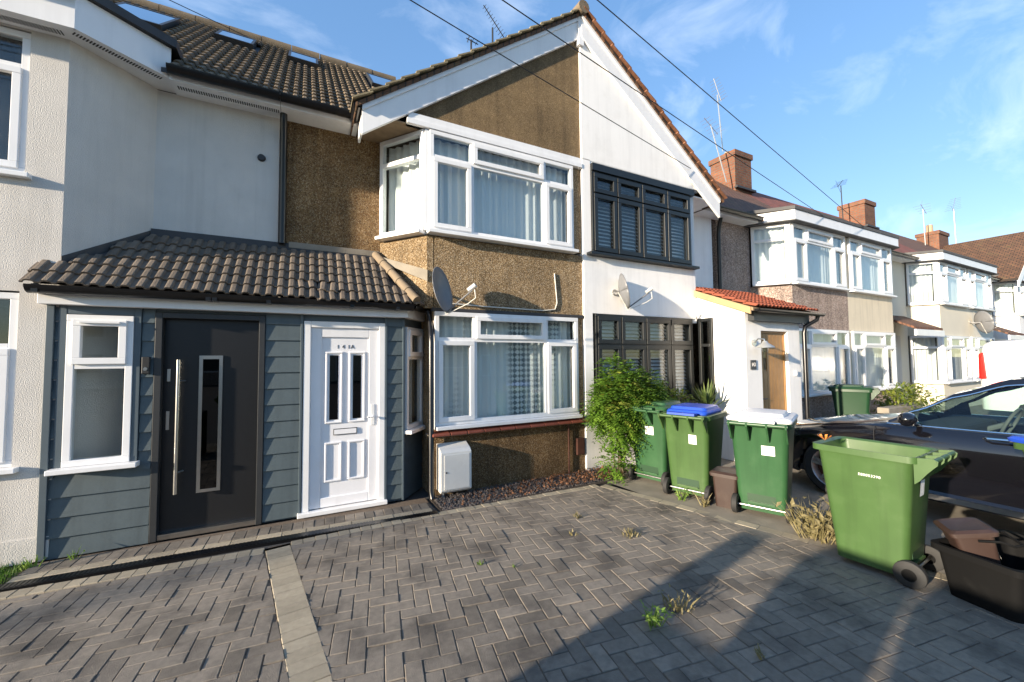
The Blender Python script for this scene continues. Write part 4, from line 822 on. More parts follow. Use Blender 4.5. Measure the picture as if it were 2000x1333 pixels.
m = MB(); m.box(4*W-.55, 4*W+.55, YR-.02, YR, 0, 2.3); m.build('door_panel', WRENDER, cpo)
# chimneys
def chimney(h, xc, yc, z0, z1, wx, wy, pots, cap=True):
    m = MB(); m.box(xc-wx/2, xc+wx/2, yc-wy/2, yc+wy/2, z0, z1-.16); m.box(xc-wx/2-.04, xc+wx/2+.04, yc-wy/2-.04, yc+wy/2+.04, z1-.16, z1); c = m.build('chimney', BRICK, h)
    MB().box(xc-wx/2-.06, xc+wx/2+.06, yc-wy/2-.10, yc-wy/2-.001, z0+.5, z0+.56).build('flashing', LEAD, c)
    for (dx, r, hh) in pots: MB().lathe([(r*1.1, 0), (r, .05), (r*.9, hh), (r*.75, hh), (r*.7, 0)], (xc+dx, yc, z1), (0, 0, 1), 12).build('chimney_pot', M('clay_pot', (.35, .26, .17), .9, .2, 10), c, smooth=True)
chimney(H145, 12.02, 2.75, 6.2, 7.88, .80, .80, [(-.1, .12, .16)])
chimney(H149, 19.98, 2.75, 6.2, 7.78, .85, .85, [])
chimney(H153, 28.0, 2.9, 6.2, 7.72, 1.2, .8, [(-.3, .14, .4)])

# ------------------------------------------------------------------ wall fittings
mbx = thing('gas_meter_box', 'white gas meter box low on the brown pebbledash wall', 'meter box', (1.92, -.2, .1))
m = MB(); m.prism([(1.74, -.121, .10), (1.74, -.121, .66), (1.74, -.27, .60), (1.74, -.31, .57), (1.74, -.31, .12), (1.74, -.28, .09)], (.39, 0, 0)); m.build('box', METERW, mbx, bev=.008)
FM = Fr((1.74, -.31, 0), (1, 0)); m = MB(); m.fbox(FM, .04, .36, .135, .545, 0, .010); dm = m.build('door', METERW, mbx, bev=.004); MB().lathe([(0, .006), (.010, .006), (.010, 0)], FM.p(.065, .34, .010), (0, -1, 0), 10).build('lock', BLKINK, dm)
MB().tube([(1.80, -.20, .10), (1.80, -.20, 0)], .02).build('gas_pipe', M('grey_pipe', (.25, .25, .26), .5), mbx)
rp2 = tag(MB().tube([(3.70, YB-.03, .74), (3.70, YB-.03, -.02)], .012).build('rusty_pipe', RUST, loc=(3.7, YB-.03, 0)), 'thin rusty pipe on the pebbledash wall below the sill', 'pipe')
ab = tag(MB().box(3.84, 3.97, YB-.05, YB-.001, .28, .52).build('rusty_air_brick', RUST, loc=(3.9, YB, .28), bev=.006), 'rusty brown plate on the wall beside the shrub', 'plate')
cb_ = tag(MB().tube([(3.50, YB-.012, 2.93), (3.52, YB-.012, 2.72), (3.54, YB-.012, 2.50), (3.50, YB-.012, 2.40), (3.3, YB-.012, 2.375), (2.4, YB-.012, 2.385), (1.95, YB-.012, 2.40)], .008).build('wall_cable', CABLE, loc=(3, YB, 2.4)), 'pale cable running down and along the pebbledash wall', 'cable')
def dish(label, mount, c, nrm, r=.26, hgt=1.12, mat=DISH, arm_dir=None):
    t = thing('satellite_dish', label, 'satellite dish', mount, 'satellite dishes on the house fronts'); c = Vector(c); n = Vector(nrm).normalized(); x = n.cross(Vector((0, 0, 1))).normalized(); y = x.cross(n)
    rows = []
    for i in range(7):
        q = i/6; rows.append([c+x*(math.cos(a)*r*q)+y*(math.sin(a)*r*hgt*q)+n*(.075*q*q-.075) for a in [2*math.pi*j/28 for j in range(29)]])
    m = MB(); m.grid(rows); o = m.build('reflector', mat, t, smooth=True, fix=False); sm = o.modifiers.new('s', 'SOLIDIFY'); sm.thickness = .008
    mo = Vector(mount); b = c-n*.10
    MB().tube([mo, (mo+b)/2+Vector((0, 0, -.02)), b], .016).build('bracket', ALU, t); MB().lathe([(0, .015), (.05, .015), (.05, 0)], mo, (0, -1, 0), 10).build('wall_plate', ALU, t)
    lowp = c-y*(r*hgt*.95)+n*.0; f = c+n*.36-y*.10
    MB().tube([lowp, f], .010).build('feed_arm', DISH, t)
    MB().tube([f-n*.05+y*.01, f+n*.05+y*.05], .028, 10).build('receiver', M('receiver_plastic', (.55, .55, .53), .5), t)
    MB().tube([f+n*.03, f+n*.02-y*.10, f-n*.08-y*.14, lowp-n*.02-y*.03, b], .006).build('lead', CABLE, t, smooth=True)
    return t
dish('grey satellite dish above the white porch corner of the pebbledash house', (1.78, YB, 2.55), (1.74, YB-.28, 2.52), (.70, -.68, .20), .235, 1.2)
dish('grey satellite dish seen nearly edge on against the smooth white wall', (4.60, Y3, 2.72), (4.66, Y3-.17, 2.72), (.84, -.50, .2), .24, 1.15)
dish('far grey satellite dish on the cream house', (20.15, YB, 2.8), (20.25, YB-.3, 2.78), (.80, -.62, .2), .33, 1.15)
def aerial(label, pts, boom, nel, el, mat=ALU, r=.018, tilt=0):
    t = thing('tv_aerial', label, 'aerial', pts[0], 'television aerials on the roofs')
    MB().tube(pts, r, 6).build('mast', mat, t); a, b = Vector(boom[0]), Vector(boom[1]); MB().tube([a, b], .010, 5).build('boom', mat, t)
    d = (b-a).normalized(); s = d.cross(Vector((0, 0, 1))).normalized(); e = MB(); up = s.cross(d)
    for i in range(nel):
        p = a+(b-a)*((i+.5)/nel); L = el*(1-.4*i/nel); e.tube([p-s*L, p+s*L], .005, 4)
        if i == 0: e.tube([p-up*L, p+up*L], .005, 4)
    e.build('elements', mat, t)
aerial('dark yagi aerial poking above the left slope of the near gable', [(3.62, 2.2, 6.6), (3.62, 2.2, 8.45)], ((3.98, 2.25, 8.30), (3.40, 2.15, 8.80)), 12, .10, mat=CBLK)
aerial('short aerial low behind the gable verge', [(3.15, 2.2, 6.3), (3.15, 2.2, 8.02)], ((3.05, 2.2, 8.02), (3.3, 2.2, 7.98)), 3, .08, mat=CBLK)
aerial('tall thin aerial on the nearest brick chimney', [(11.45, 2.6, 7.9), (11.2, 2.55, 9.55)], ((11.3, 2.5, 9.35), (10.98, 2.5, 9.95)), 8, .22)
aerial('shorter aerial left of the nearest brick chimney', [(11.20, 2.35, 6.8), (10.78, 2.5, 8.5)], ((11.1, 2.5, 8.28), (10.5, 2.5, 8.62)), 6, .25)
aerial('aerial left of the second brick chimney', [(18.5, 2.6, 6.9), (18.45, 2.6, 8.2)], ((18.2, 2.6, 8.10), (18.62, 2.6, 8.45)), 5, .25, mat=CBLK)
aerial('left aerial of the two at the third chimney', [(26.1, 2.6, 6.7), (26.04, 2.6, 8.55)], ((25.8, 2.6, 8.75), (26.4, 2.6, 8.40)), 4, .3)
aerial('right aerial of the two at the third chimney', [(30.0, 2.6, 7.0), (29.92, 2.6, 9.2)], ((29.75, 2.6, 9.1), (30.25, 2.6, 9.85)), 7, .3, r=.03)
def wire(label, A, B, sag=.15):
    A, B = Vector(A), Vector(B); pts = [A+(B-A)*(i/24)-Vector((0, 0, sag*4*(i/24)*(1-i/24))) for i in range(25)]
    tag(MB().tube(pts, .006, 5).build('overhead_cable', CBLK, loc=tuple(B)), label, 'cable', 'overhead cables'); 
pole = thing('telegraph_pole', 'timber telegraph pole along the street carrying the house cables', 'pole', (-30.2, -6.75, 0))
MB().tube([(-30.2, -6.75, -.03), (-30.2, -6.75, 8.6)], [.14, .10], 12).build('shaft', BARK, pole, smooth=True); MB().box(-30.25, -30.15, -7.2, -6.3, 6.95, 7.05).build('crossarm', BARK, pole); MB().box(-30.25, -30.15, -7.2, -6.3, 7.70, 7.80).build('crossarm', BARK, pole)
wire('overhead cable meeting the smooth white gable edge', (-30.2, -6.4, 7.06), (6.37, Y3-.07, 5.06), .12)
wire('lower of the two cables crossing in front of the nearest chimney', (-30.2, -6.6, 6.97), (10.7, -.29, 4.86), .22)
wire('upper of the two cables passing over the nearest chimney', (-30.2, -6.9, 7.81), (12.6, -.29, 4.88), .05)
wire('left overhead cable reaching the main roof ridge', (-30.2, -7.1, 7.06), roofpt(-.55, 2.9, .05), .12)

# ------------------------------------------------------------------ wheelie bins
def rrect(w, d, r, z, n=4, cy=0):
    pts = []
    for cx, cy_, a0 in ((w/2-r, d/2-r, 0), (-w/2+r, d/2-r, 90), (-w/2+r, -d/2+r, 180), (w/2-r, -d/2+r, 270)):
        for i in range(n+1):
            a = R_(a0+90*i/n); pts.append(Vector((cx+r*math.cos(a), cy_+cy+r*math.sin(a), z)))
    return pts
def skinloop(mb, loops, cap0=True, cap1=True):
    o = len(mb.v); n = len(loops[0])
    for l in loops: mb.v += [tuple(p) for p in l]
    for i in range(len(loops)-1):
        for j in range(n): mb.f.append((o+i*n+j, o+i*n+(j+1) % n, o+(i+1)*n+(j+1) % n, o+(i+1)*n+j))
    if cap0: mb.f.append(tuple(o+j for j in range(n))[::-1])
    if cap1: mb.f.append(tuple(o+(len(loops)-1)*n+j for j in range(n)))
def put(name, mb, mat, parent, T, **k):
    mb.v = [tuple(T @ Vector(v)) for v in mb.v]; return mb.build(name, mat, parent, **k)
def wheelie(label, loc, rot, mat, lid=None, lidmat=None, ls=1.0, group='wheelie bins on the drives', sc=1.0, stick=None, open_=False, number=None):
    # local: +y rear (wheels, handle), -y front
    t = thing('wheelie_bin', label, 'bin', loc, group); T = Matrix.Translation(loc) @ Matrix.Rotation(rot, 4, 'Z') @ Matrix.Scale(sc, 4)
    m = MB(); L = [rrect(.44, .46, .05, .05, cy=-.02), rrect(.455, .49, .055, .22, cy=-.02), rrect(.54, .62, .06, .93, cy=-.03), rrect(.55, .64, .06, .955, cy=-.03), rrect(.59, .70, .06, .955, cy=-.03), rrect(.59, .70, .06, 1.005, cy=-.03), rrect(.57, .68, .05, 1.005, cy=-.03)]
    if open_: L += [rrect(.53, .62, .05, .99, cy=-.03), rrect(.43, .45, .05, .10, cy=-.02)]
    skinloop(m, L); b = put('body', m, mat, t, T, smooth=True)
    # rear recess for the axle and foot bar
    r = MB(); r.box(-.13, .13, .212, .226, .13, .23); put('foot_recess', r, BDARK, b, T); r = MB(); r.box(-.12, .12, .224, .24, .135, .15); put('foot_bar', r, mat, b, T)
    # handle on the rear rim
    h = MB(); h.tube([(-.27, .400, .990), (.27, .400, .990)], .018, 10)
    put('handle', h, mat, t, T, smooth=True)
    for x in (-.255, -.09, .09, .255):
        q = MB(); q.prism([(x-.008, .29, 1.0), (x-.008, .29, .80), (x-.008, .32, .83), (x-.008, .36, .89), (x-.008, .395, .935), (x-.008, .42, .965), (x-.008, .425, .995), (x-.008, .40, 1.012)], (.016, 0, 0)); put('handle_bracket', q, mat, t, T)
    ax = MB(); ax.tube([(-.25, .235, .10), (.25, .235, .10)], .011, 8); put('axle', ax, STEEL, t, T)
    for s in (-1, 1):
        wh = MB(); x = s*.245; wh.lathe([(.04, -.028), (.082, -.03), (.098, -.022), (.100, 0), (.098, .022), (.082, .03), (.04, .028)], (x, .235, .10), (1, 0, 0), 24); wo = put('wheel', wh, RUB, t, T, smooth=True)
        hb = MB(); hb.lathe([(0, .032), (.03, .032), (.062, .024), (.07, .012)], (x, .235, .10), (s, 0, 0), 16)
        for k in range(6):
            a = k*math.pi/3; hb.box(x+s*.024-.004, x+s*.024+.004, .235+math.cos(a)*.045-.008, .235+math.cos(a)*.045+.008, .10+math.sin(a)*.045-.008, .10+math.sin(a)*.045+.008)
        put('hub', hb, BLACKP, wo, T)
    if lid:
        m = MB(); L = [rrect(.60*ls, .72*ls, .05, 1.008, cy=-.04), rrect(.61*ls, .73*ls, .05, 1.03, cy=-.04), rrect(.58*ls, .70*ls, .06, 1.05, cy=-.04), rrect(.44, .50, .05, 1.055, cy=-.06), rrect(.42, .47, .05, 1.085, cy=-.06), rrect(.36, .40, .05, 1.09, cy=-.06)]
        skinloop(m, L); lo = put('lid', m, lidmat or mat, t, T, smooth=True)
        q = MB(); q.box(-.16, .16, .30, .40, 1.01, 1.035); put('lid_hinge', q, lidmat or mat, lo, T)
    if stick:
        f, a0, a1, b0, b1 = stick
        q = MB()
        if f == 'rear':
            yy = lambda z: .225+(.285-.225)*(z-.22)/.71-.004
            q.add([(a0, yy(b0)+.006, b0), (a1, yy(b0)+.006, b0), (a1, yy(b1)+.006, b1), (a0, yy(b1)+.006, b1)], [(0, 1, 2, 3)])
        else:
            xx = lambda z: .2275+(.27-.2275)*(z-.22)/.71+.003
            q.add([(f*xx(b0), a0, b0), (f*xx(b0), a1, b0), (f*xx(b1), a1, b1), (f*xx(b1), a0, b1)], [(0, 1, 2, 3)])
        put('sticker', q, STICK, b, T)
    return t, T, b
# bins along the edging: rear faces the sun
RB = R_(113)
wheelie('mid green bin with pale grey lid beside the black car', (4.80, -2.28, 0), RB, BGREEN2, True, GREYL, stick=('rear', -.14, -.02, .66, .76))
wheelie('light green bin with blue lid, next to the brown caddy', (4.62, -1.53, 0), R_(108), BGREEN, True, BLUE, ls=.80, stick=('rear', -.13, -.04, .66, .77))
wheelie('green bin with green lid partly hidden by the shrub', (4.66, -.90, 0), R_(104), BGREEN2, True, BGREEN2, stick=('rear', -.10, .02, .66, .77))
b4 = wheelie('open lidless light green bin standing alone on the block drive', (4.44, -3.42, 0), R_(184), BGREEN, open_=True, sc=.95, stick=('rear', -.05, .05, .66, .80))
# number on the sunlit side of the open bin
sx = lambda z: .2275+(.27-.2275)*(z-.22)/.71
zz = .80; T4 = b4[1]; nrmv = T4.to_3x3() @ Vector((1, 0, 0)); uu = T4.to_3x3() @ Vector((0, 1, 0))
Fn = Fr(T4 @ Vector((sx(zz)+.004, .02, zz)), (uu.x, uu.y), n=(nrmv.x, nrmv.y, 0)); text('E80053290', .027, Fn, 0, 0, .0, STICK, b4[2], 'bin_number', depth=.002)
wheelie('dark green bin standing below the pinkish house bay', (10.55, -.75, 0), R_(200), BDARK, True, BDARK, stick=('rear', -.12, .0, .64, .76))
wheelie('green bin with blue handle at the right edge of the picture', (5.32, -4.42, 0), R_(150), BGREEN, True, BLUE, group='wheelie bins on the drives')
orange = thing('orange_peel', 'bit of orange peel lying in the open green bin', 'peel', (4.2, -3.2, 1.0))
m = MB()
for i in range(7):
    a = i*.9; m.add([(4.18, -3.17, .985), (4.18+.05*math.cos(a), -3.17+.05*math.sin(a), 1.03), (4.18+.05*math.cos(a+.4), -3.17+.05*math.sin(a+.4), 1.025)], [(0, 1, 2)])
m.build('peel', M('orange_skin', (.75, .25, .05), .6), orange)
def caddy(label, loc, rot, tilt=0, handle_up=False, w=.26, d=.24, h=.34):
    t = thing('food_caddy', label, 'caddy', loc, 'brown food caddies'); T = Matrix.Translation(loc) @ Matrix.Rotation(rot, 4, 'Z') @ Matrix.Rotation(tilt, 4, 'X')
    m = MB(); skinloop(m, [rrect(w*.78, d*.78, .03, 0), rrect(w*.95, d*.95, .03, h*.86), rrect(w*1.12, d*1.12, .03, h*.86), rrect(w*1.12, d*1.12, .03, h*.90)]); put('body', m, BROWN, t, T, smooth=True)
    m = MB(); skinloop(m, [rrect(w*1.14, d*1.16, .03, h*.905), rrect(w*1.14, d*1.16, .03, h*.95), rrect(w*.95, d*.95, .03, h), rrect(w*.8, d*.8, .03, h*.985)]); put('lid', m, BROWN, t, T, smooth=True)
    m = MB(); r = w*.62
    pts = [(s*w*.60, 0, h*.80) for s in (-1,)]+[(-w*.60, -.02-.17*math.sin(a), h*.80-.10*(1-math.cos(a))) for a in (.5, 1.0)]+[(-w*.45, -.22, h*.62), (w*.45, -.22, h*.62)]+[(w*.60, -.02-.17*math.sin(a), h*.80-.10*(1-math.cos(a))) for a in (1.0, .5)]+[(w*.60, 0, h*.80)]
    m.tube(pts, .008, 6); put('handle', m, BLACKP, t, T, smooth=True); return t, T
caddy('small brown food caddy between the blue lidded bin and the grey lidded bin', (4.60, -1.98, 0), R_(110), w=.27, d=.27, h=.40)
bk = thing('recycling_crate', 'black recycling crate on the block drive at the right edge', 'crate', (4.62, -4.02, 0)); TB = Matrix.Translation((4.64, -4.06, 0)) @ Matrix.Rotation(R_(-14), 4, 'Z')
m = MB(); skinloop(m, [rrect(.66, .36, .05, .0), rrect(.74, .43, .05, .31), rrect(.80, .48, .05, .31), rrect(.80, .48, .05, .35), rrect(.74, .42, .05, .35), rrect(.66, .35, .05, .02)]); put('crate', m, BLACKP, bk, TB, smooth=True)
ct, CT = caddy('brown food caddy with black handle lying on the black crate', (4.50, -3.94, .20), R_(35), tilt=R_(-14), w=.25, d=.22, h=.30)
q = MB(); q.add([(.0, -.126, .05), (.09, -.130, .06), (.10, -.133, .10), (.02, -.130, .09)], [(0, 1, 2, 3)]); put('sticker', q, STICK, ct, CT)

# ------------------------------------------------------------------ black saloon car (nose towards the house)
car = thing('parked_car', 'black saloon car parked nose to the house behind the bins', 'car', (6.87, -3.9, 0))
CX, CN, HW = 6.87, -1.53, .92
def lerp(tab, s):
    for (a, va), (b, vb) in zip(tab[:-1], tab[1:]):
        if s <= b: t = max(0, (s-a)/(b-a)); t = t*t*(3-2*t)*.5+t*.5; return va+(vb-va)*t
    return tab[-1][1]
TOP = [(0, .50), (.06, .66), (.25, .76), (.8, .87), (1.40, .955), (1.6, .96), (3.9, 1.02), (4.4, 1.04), (4.8, .98), (4.9, .70)]
BOT = [(0, .28), (.15, .20), (.4, .19), (4.5, .22), (4.9, .36)]
PLAN = [(0, .34), (.06, .22), (.2, .12), (.45, .05), (.9, .01), (1.4, 0), (3.8, 0), (4.4, .05), (4.75, .14), (4.9, .3)]
WH = [(.87, .345), (3.72, .345)]; RW = .335
stations = sorted(set([0, .03, .06, .12, .2, .3, .4]+[round(.45+i*.05, 3) for i in range(84)]+[.87+s*.36*math.cos(R_(a)) for a in (0, 8, 16, 26, 40) for s in (-1, 1)]+[3.72+s*.36*math.cos(R_(a)) for a in (0, 8, 16, 26, 40) for s in (-1, 1)]+[4.7, 4.8, 4.86, 4.9]))
stations = [s for s in stations if 0 <= s <= 4.9]
def low(s):
    z = lerp(BOT, s)
    for c, zc in WH:
        d = abs(s-c)
        if d < .375: z = max(z, .30+math.sqrt(max(0, .375**2-d*d)))
    return z
rows = []
for s in stations:
    e = lerp(PLAN, s); zt = lerp(TOP, s); zl = min(low(s), zt-.05); y = CN-s; half = []
    def P(ins, z): return (ins+e, max(z, zl))
    zs = zt-.03
    hood = s < 1.42 or s > 4.2
    sec = [(.09, zl), (.035, zl+.07 if zl < .4 else zl), (.012, max(.5, zl)), (.0, max(.66, zl)), (.006, max(zt-.20, zl)), (.03, max(zt-.09, zl)), (.085, zt-.025)]
    if hood: sec += [(.18, zt+.0), (.45, zt+.03), (.92-e, zt+.045)]
    else: sec += [(.11, zt-.012), (.125, zt-.03), (.13, zt-.10)]
    left = [Vector((CX-HW+min(i+e, .919), y, z)) for i, z in sec]
    right = [Vector((2*CX-p.x, p.y, p.z)) for p in left][::-1]
    rows.append((left, right))
m = MB(); m.grid([r[0] for r in rows]); m.grid([r[1] for r in rows]); f0 = rows[0]; m.add([tuple(p) for p in f0[0]+f0[1]], [tuple(range(20))]); f0 = rows[-1]; m.add([tuple(p) for p in f0[0]+f0[1]], [tuple(range(20))])
body = m.build('body', CPAINT, car, smooth=True)
mb = MB(); mb.box(CX-HW+.12, CX+HW-.12, CN-4.7, CN-.2, .22, .30); mb.box(CX-HW+.14, CX+HW-.14, CN-1.50, CN-.3, .3, .72); mb.box(CX-HW+.14, CX+HW-.14, CN-4.6, CN-4.1, .3, .8); mb.build('underbody', CINT, car)
ROOFT = [(1.38, .965), (1.6, 1.13), (1.9, 1.32), (2.25, 1.47), (2.6, 1.52), (3.0, 1.53), (3.5, 1.47), (3.9, 1.27), (4.25, 1.06)]
gst = [1.38+.06*i for i in range(49)]; gst = [s for s in gst if s <= 4.25]
rail = []; topw = []; belt = []; wt = []
for s in gst:
    zr = lerp(ROOFT, s); zb = lerp(TOP, s)-.012; y = CN-s; k = max(0, min(1, (zr-zb)/.46))
    ins = .115+.20*k; belt.append(Vector((CX-HW+.115, y, zb))); rail.append(Vector((CX-HW+ins+.03, y, zr-.012))); wt.append(Vector((CX-HW+.115+(ins-.115)*.93, y, max(zb+.002, zb+(zr-zb)*.88-.02)))); topw.append(zr)
def mir(v): return Vector((2*CX-v.x, v.y, v.z))
pi = [i for i, s in enumerate(gst)]
rf_ = MB()
for side in (lambda v: v, mir):
    rf_.grid([[side(v) for v in wt], [side(v+Vector((.012, 0, .03))) for v in wt], [side(v) for v in rail]])
rrows = []
for i, s in enumerate(gst):
    a = rail[i]; b = mir(a); rrows.append([a+(b-a)*(j/8)+Vector((0, 0, .035*math.sin(math.pi*j/8))) for j in range(9)])
i0 = next(i for i, s in enumerate(gst) if s > 2.2); i1 = next(i for i, s in enumerate(gst) if s > 3.45)
rf_.grid(rrows[i0:i1+1]); rf_.build('roof', CPAINT, car, smooth=True)
MB().grid(rrows[:i0+1]).build('windscreen', GLASSD, car, smooth=True); MB().grid(rrows[i1:]).build('rear_window', GLASSD, car, smooth=True)
for side in (lambda v: v, mir):
    for nm, a, b in (('side_window', 1.55, 2.34), ('side_window', 2.44, 3.35)):
        ii = [i for i, s in enumerate(gst) if a <= s <= b]; MB().grid([[side(belt[i]) for i in ii], [side(wt[i]) for i in ii]]).build(nm, GLASSD, car)
    pl_ = MB()
    for a, b in ((1.38, 1.62), (2.32, 2.46), (3.33, 4.25)):
        ii = [i for i, s in enumerate(gst) if a-.03 <= s <= b+.03]
        if len(ii) > 1: pl_.grid([[side(belt[i])+Vector((0, 0, -.01)) for i in ii], [side(wt[i]) for i in ii]])
    pl_.build('pillar', BLKINK if side is not mir else CPAINT, car)
    MB().tube([side(belt[i]+Vector((-.012, 0, .0))) for i in range(0, len(gst)-8)], .010, 6).build('belt_trim', CHROME, car, smooth=True)
    MB().tube([side(wt[i]+Vector((-.006, 0, .012))) for i in range(2, len(gst)-8)], .009, 6).build('window_trim', CHROME, car, smooth=True)
# door shut lines, handle, mirror, sill strip
dl = MB()
for s in (1.30, 2.38):
    pts = []
    for z in (.30, .5, .66, .80, .90, lerp(TOP, s)-.04):
        ins = {.30: .035, .5: .012, .66: 0, .80: .01, .90: .03}.get(z, .075); pts.append((CX-HW+ins-.001, CN-s+(.05*(z-.6) if s < 2 else -.03*(z-.6)), z))
    dl.tube(pts, .004, 4)
dl.build('shut_line', BLKINK, car)
hn = MB(); ys = CN-2.12; hn.tube([(CX-HW+.02, ys, .905), (CX-HW-.022, ys-.03, .91), (CX-HW-.024, ys-.16, .915), (CX-HW+.02, ys-.20, .915)], .014, 8); hn.build('door_handle', CHROME, car, smooth=True)
mm = MB(); mc = Vector((CX-HW-.10, CN-1.62, 1.03))
rr_ = []
for i in range(9):
    t = i/8; ang = math.pi*t; k = math.sin(ang)**.5 if 0 < t < 1 else 0.02; rr_.append([mc+Vector((.10*math.cos(2*math.pi*j/14)*k, .09*(1-2*t)*.9, .075*math.sin(2*math.pi*j/14)*k)) for j in range(15)])
mm.grid(rr_); mm.tube([mc+Vector((.05, 0, -.05)), mc+Vector((.20, -.02, -.06))], .025, 8); mm.build('wing_mirror', CPAINT, car, smooth=True)
MB().box(CX-HW+.005, CX-HW+.05, CN-3.35, CN-1.25, .235, .285).build('sill_strip', CHROME, car)
for c, zc in WH:
    for sd in (-1, 1):
        x = CX+sd*(HW-.13); cc = (x, CN-c, RW); wl = MB(); wl.lathe([(.21, -.10), (.30, -.11), (.328, -.09), (.335, 0), (.328, .09), (.30, .11), (.235, .105), (.225, .06)], cc, (sd, 0, 0), 36); wo = wl.build('wheel', RUB, car, smooth=True)
        rm = MB(); rm.lathe([(.232, .10), (.222, .085), (.205, .05), (.20, -.05)], cc, (sd, 0, 0), 36); rm.lathe([(0, .085), (.05, .085), (.06, .06)], cc, (sd, 0, 0), 16)
        for k in range(5):
            for dv in (-.13, .13):
                a = k*2*math.pi/5+.3; a1, a2 = a+dv*.5, a+dv; p = lambda r, an, h: Vector((x+sd*h, cc[1]+r*math.cos(an), cc[2]+r*math.sin(an)))
                n1 = Vector((0, -math.sin(a), math.cos(a)))*.017
                q0, q1 = p(.045, a1, .075), p(.222, a2, .082); rm.hexa([q0-n1, q1-n1, q1+n1, q0+n1, q0-n1+Vector((sd*.018, 0, 0)), q1-n1+Vector((sd*.012, 0, 0)), q1+n1+Vector((sd*.012, 0, 0)), q0+n1+Vector((sd*.018, 0, 0))])
        rm.build('rim', ALLOY, wo, smooth=True)
        MB().lathe([(0, .02), (.20, .02)], cc, (sd, 0, 0), 24).build('brake_disc', RUST, wo)
# interior
it = MB(); it.box(CX-.75, CX+.75, CN-1.85, CN-1.45, .62, .93); it.build('dashboard', CINT, car, bev=.04)
for sx_ in (-.38, .38):
    st = MB(); st.box(CX+sx_-.25, CX+sx_+.25, CN-2.75, CN-2.25, .40, .58); st.prism([(CX+sx_-.23, CN-2.70, .55), (CX+sx_-.23, CN-2.86, 1.08), (CX+sx_-.23, CN-2.98, 1.08), (CX+sx_-.23, CN-2.84, .55)], (.46, 0, 0)); st.box(CX+sx_-.12, CX+sx_+.12, CN-3.0, CN-2.92, 1.10, 1.28); st.build('seat', CINT, car, bev=.03)
sw = MB(); cs = Vector((CX+.38, CN-2.02, .93)); sw.tube([cs+Vector((.18*math.cos(a), -.07*math.sin(a), .165*math.sin(a))) for a in [2*math.pi*i/24 for i in range(25)]], .015, 8); sw.tube([cs, cs+Vector((0, .2, -.10))], .03); sw.build('steering_wheel', M('steering_grey', (.12, .12, .12), .5), car, smooth=True)
hl = MB(); hl.hexa([(CX-HW+.16, CN-.10, .62), (CX-HW+.06, CN-.48, .68), (CX-HW+.10, CN-.50, .80), (CX-HW+.26, CN-.12, .72), (CX-HW+.17, CN-.09, .63), (CX-HW+.05, CN-.48, .69), (CX-HW+.09, CN-.50, .81), (CX-HW+.27, CN-.11, .73)]); hl.build('headlight', GLASS, car)

# ------------------------------------------------------------------ white van reversed towards the beige house
van = thing('parked_van', 'white panel van with red tail light behind the black car', 'van', (16.2, -4, 0))
vx0, vx1, vy = 15.15, 17.0, -1.45
m = MB(); secs = []
for (y, ins, zt) in ((0, .12, 1.80), (-.06, .04, 1.95), (-.2, 0, 2.03), (-3.2, 0, 2.05), (-3.7, .02, 1.9), (-4.3, .06, 1.25), (-5.0, .12, 1.0), (-5.1, .2, .7)):
    a, b = vx0+ins, vx1-ins; z0 = .35
    secs.append([Vector((x, vy+y, z)) for x, z in ((a+.03, z0), (a, .6), (a, min(1.1, zt-.3)), (a+.05, zt-.25), (a+.10, zt-.08), (a+.22, zt), (b-.22, zt), (b-.10, zt-.08), (b-.05, zt-.25), (b, min(1.1, zt-.3)), (b, .6), (b-.03, z0))])
skinloop(m, secs); vb = m.build('body', VANW, van, smooth=True)
tl = MB(); tl.hexa([(vx0-.012, vy-.03, 1.10), (vx0-.012, vy-.13, 1.10), (vx0+.05, vy-.13, 1.10), (vx0+.05, vy+.02, 1.10), (vx0+.035, vy-.02, 1.72), (vx0+.035, vy-.08, 1.76), (vx0+.09, vy-.08, 1.76), (vx0+.09, vy+.02, 1.72)]); tl.build('tail_light', REDL, vb, bev=.02)
FVs = Fr((vx0, vy-.5, 0), (0, -1), n=(-1, 0, 0)); pts = [(.05, 1.20), (1.35, 1.20), (1.35, 1.74), (.35, 1.74), (.18, 1.62)]
ol = MB(); pp = [FVs.p(a, b, .0-(b-1.1)*.07+.001 if b > 1.1 else .001) for a, b in pts]; ol.tube(pp+[pp[0]], .010, 5); ol.build('pressed_panel', M('van_seam', (.45, .45, .45), .4), vb)
for yy in (-.9, -4.2):
    for xx, sd in ((vx0+.1, -1), (vx1-.1, 1)): MB().lathe([(.0, .1), (.2, .1), (.33, .09), (.34, 0), (.33, -.1), (0, -.1)], (xx, vy+yy, .34), (sd, 0, 0), 24).build('wheel', RUB, van, smooth=True)

# ------------------------------------------------------------------ plants
def leafcloud(mb, c, rad, n, size, rnd, asp=.45, droop=.3, shell=.45):
    for _ in range(n):
        while True:
            p = Vector((rnd.uniform(-1, 1), rnd.uniform(-1, 1), rnd.uniform(-1, 1)))
            if shell < p.length < 1: break
        P = Vector(c)+Vector((p.x*rad[0], p.y*rad[1], p.z*rad[2])); leaf(mb, P, p, size*rnd.uniform(.6, 1.3), rnd, asp, droop)
def leaf(mb, P, out, L, rnd, asp=.45, droop=.3):
    d = (Vector(out).normalized()*.8+Vector((rnd.gauss(0, .6), rnd.gauss(0, .6), rnd.gauss(0, .5)-droop))).normalized(); s = d.cross(Vector((rnd.gauss(0, .4), rnd.gauss(0, .4), 1))).normalized(); n = s.cross(d)
    w_ = L*asp*.5; mb.add([P, P+d*L*.45+s*w_+n*L*.05, P+d*L-n*L*.12, P+d*L*.45-s*w_+n*L*.05, P+d*L*.5-n*.0], [(0, 1, 4), (1, 2, 4), (2, 3, 4), (3, 0, 4)])
